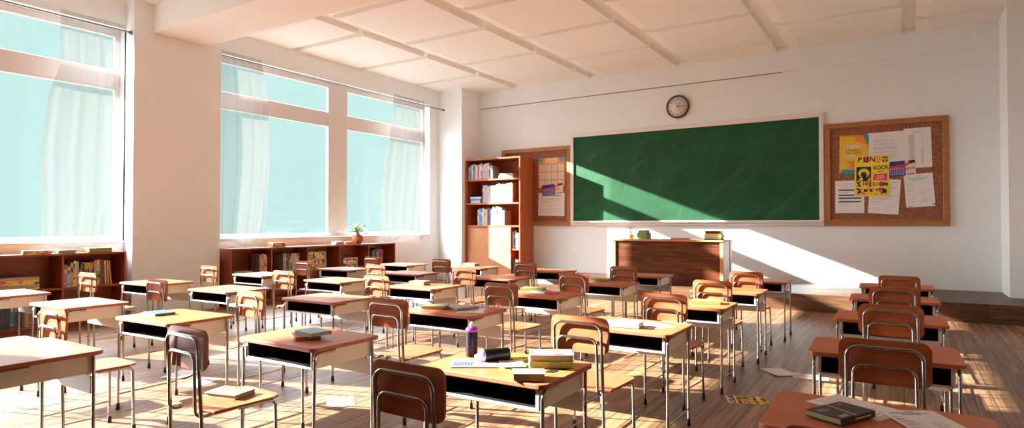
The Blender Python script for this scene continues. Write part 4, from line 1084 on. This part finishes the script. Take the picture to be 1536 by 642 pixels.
# -- papers on the floor
def fsheet(i, x, y, rz, w, h, label, curl=.006):
    sheet('paper', w, h, M['paper'], label, 'paper', 'sheets dropped on the floor', art_scribble(20+i) if not curl else None, ('ink','ink_red'), curl, flat=(x, y, .0015), rz=R(rz))
fsheet(1, -5.65, 3.17, 25, .21, .297, 'sheet on the floor with raised edge, behind the turned left chair', .02)
fsheet(2, -5.25, 3.10, 20, .21, .297, 'flat sheet on the sunlit floor seen behind the turned left chair back', 0)
fsheet(3, -3.75, 3.37, 50, .21, .28, 'single white sheet on the floor in the sunlit aisle', 0)
fsheet(4, -7.12, 5.60, 20, .21, .28, 'small-looking white sheet on the shaded floor near the low shelf', 0)
fsheet(5, -1.0, 6.25, 42, .21, .297, 'white sheet on the bare floor, left one of the two touching', .012)
fsheet(6, -.72, 6.215, 4, .297, .2, 'white sheet on the bare floor, right one of the two touching', 0)
sheet('punk_poster', .23, .31, M['ink_yellow'], 'yellow punk poster lying on the wooden floor', 'poster', None, art_punk, ('ink_dark','ink_pink','ink_orange','poster_art'), flat=(-1.055, 5.135, .0015), rz=R(-70))

# ================================================================== LIGHT
SUN = Vector((2.86, 1.0, -1.132)).normalized()
ld = bpy.data.lights.new('sun', 'SUN'); ld.energy = 46; ld.angle = R(.6); ld.color = (1.0,.975,.93)
lo = bpy.data.objects.new('sun', ld); COL.objects.link(lo)
lo.rotation_euler = SUN.to_track_quat('-Z', 'Y').to_euler(); lo.location = (-14,-2,8)

w = bpy.data.worlds.new('sky'); scene.world = w; w.use_nodes = True
nt = w.node_tree; nt.nodes.clear()
out = nt.nodes.new('ShaderNodeOutputWorld'); bg = nt.nodes.new('ShaderNodeBackground'); nt.links.new(bg.outputs[0], out.inputs[0])
tc = nt.nodes.new('ShaderNodeTexCoord'); nm = nt.nodes.new('ShaderNodeVectorMath'); nm.operation = 'NORMALIZE'
nt.links.new(tc.outputs['Generated'], nm.inputs[0])
def mrange(sock, a, b, c, d):
    m = nt.nodes.new('ShaderNodeMapRange'); m.interpolation_type = 'SMOOTHSTEP'
    for i, v in enumerate((a, b, c, d)): m.inputs[1+i].default_value = v
    nt.links.new(sock, m.inputs[0]); return m.outputs[0]
dt = nt.nodes.new('ShaderNodeVectorMath'); dt.operation = 'DOT_PRODUCT'; dt.inputs[1].default_value = -SUN
nt.links.new(nm.outputs[0], dt.inputs[0])
sp = nt.nodes.new('ShaderNodeSeparateXYZ'); nt.links.new(nm.outputs[0], sp.inputs[0])
def wmix(fac, a, b):
    m = nt.nodes.new('ShaderNodeMix'); m.data_type = 'RGBA'
    nt.links.new(fac, m.inputs[0])
    if hasattr(a, 'links'): nt.links.new(a, m.inputs[6])
    else: m.inputs[6].default_value = (*a, 1)
    m.inputs[7].default_value = (*b, 1)
    return m.outputs[2]
SKY = (.462,.688,.661)
c = wmix(mrange(sp.outputs[2], .27, .52, 0, 1), SKY, (20.5,22.8,25.6))          # unseen upper sky, brightened like cloud as added fill light
c = wmix(mrange(dt.outputs['Value'], .86, .97, 0, 1), c, (13.0,13.0,13.0))      # out-of-view glow around the sun, added to fill the room
c = wmix(mrange(sp.outputs[2], -.06, -.16, 0, 1), c, (2.2,2.2,2.2))         # unseen sunlit ground outside, added to light the ceiling
nt.links.new(c, bg.inputs[0]); bg.inputs[1].default_value = 1.0

# light portals in the window openings help the sampler find the daylight
for i, (y0, y1) in enumerate(BAYS):
    pl = bpy.data.lights.new('daylight_portal', 'AREA'); pl.shape = 'RECTANGLE'; pl.size = y1-y0; pl.size_y = 3.25
    pl.cycles.is_portal = True
    po = bpy.data.objects.new('daylight_portal', pl); COL.objects.link(po)
    po.matrix_world = Matrix.Translation((-10.3, (y0+y1)/2, 2.73)) @ Matrix(((0,0,-1),(1,0,0),(0,-1,0))).to_4x4()

# ================================================================== CAMERA
cd = bpy.data.cameras.new('camera'); cd.sensor_width = 36; cd.lens = 919.57/1536*36; cd.clip_start = .02; cd.clip_end = 200
co = bpy.data.objects.new('camera', cd); COL.objects.link(co)
co.location = (0,0,1.4); co.rotation_euler = (R(90.938), 0, R(32.506))
scene.camera = co
scene.view_settings.view_transform = 'Standard'; scene.view_settings.look = 'None'
scene.view_settings.gamma = 1; scene.view_settings.exposure = .38; scene.view_settings.use_curve_mapping = False
scene.cycles.max_bounces = 14; scene.cycles.diffuse_bounces = 10; scene.cycles.transparent_max_bounces = 16
scene.cycles.use_denoising = True; scene.cycles.sample_clamp_indirect = 12; scene.cycles.caustics_reflective = False; scene.cycles.caustics_refractive = False
for l, os_ in LABELS.items():
    if len(os_) > 1: print('DUP LABEL', l, os_)
    if not 4 <= len(l.split()) <= 16: print('LABEL LEN', len(l.split()), l)
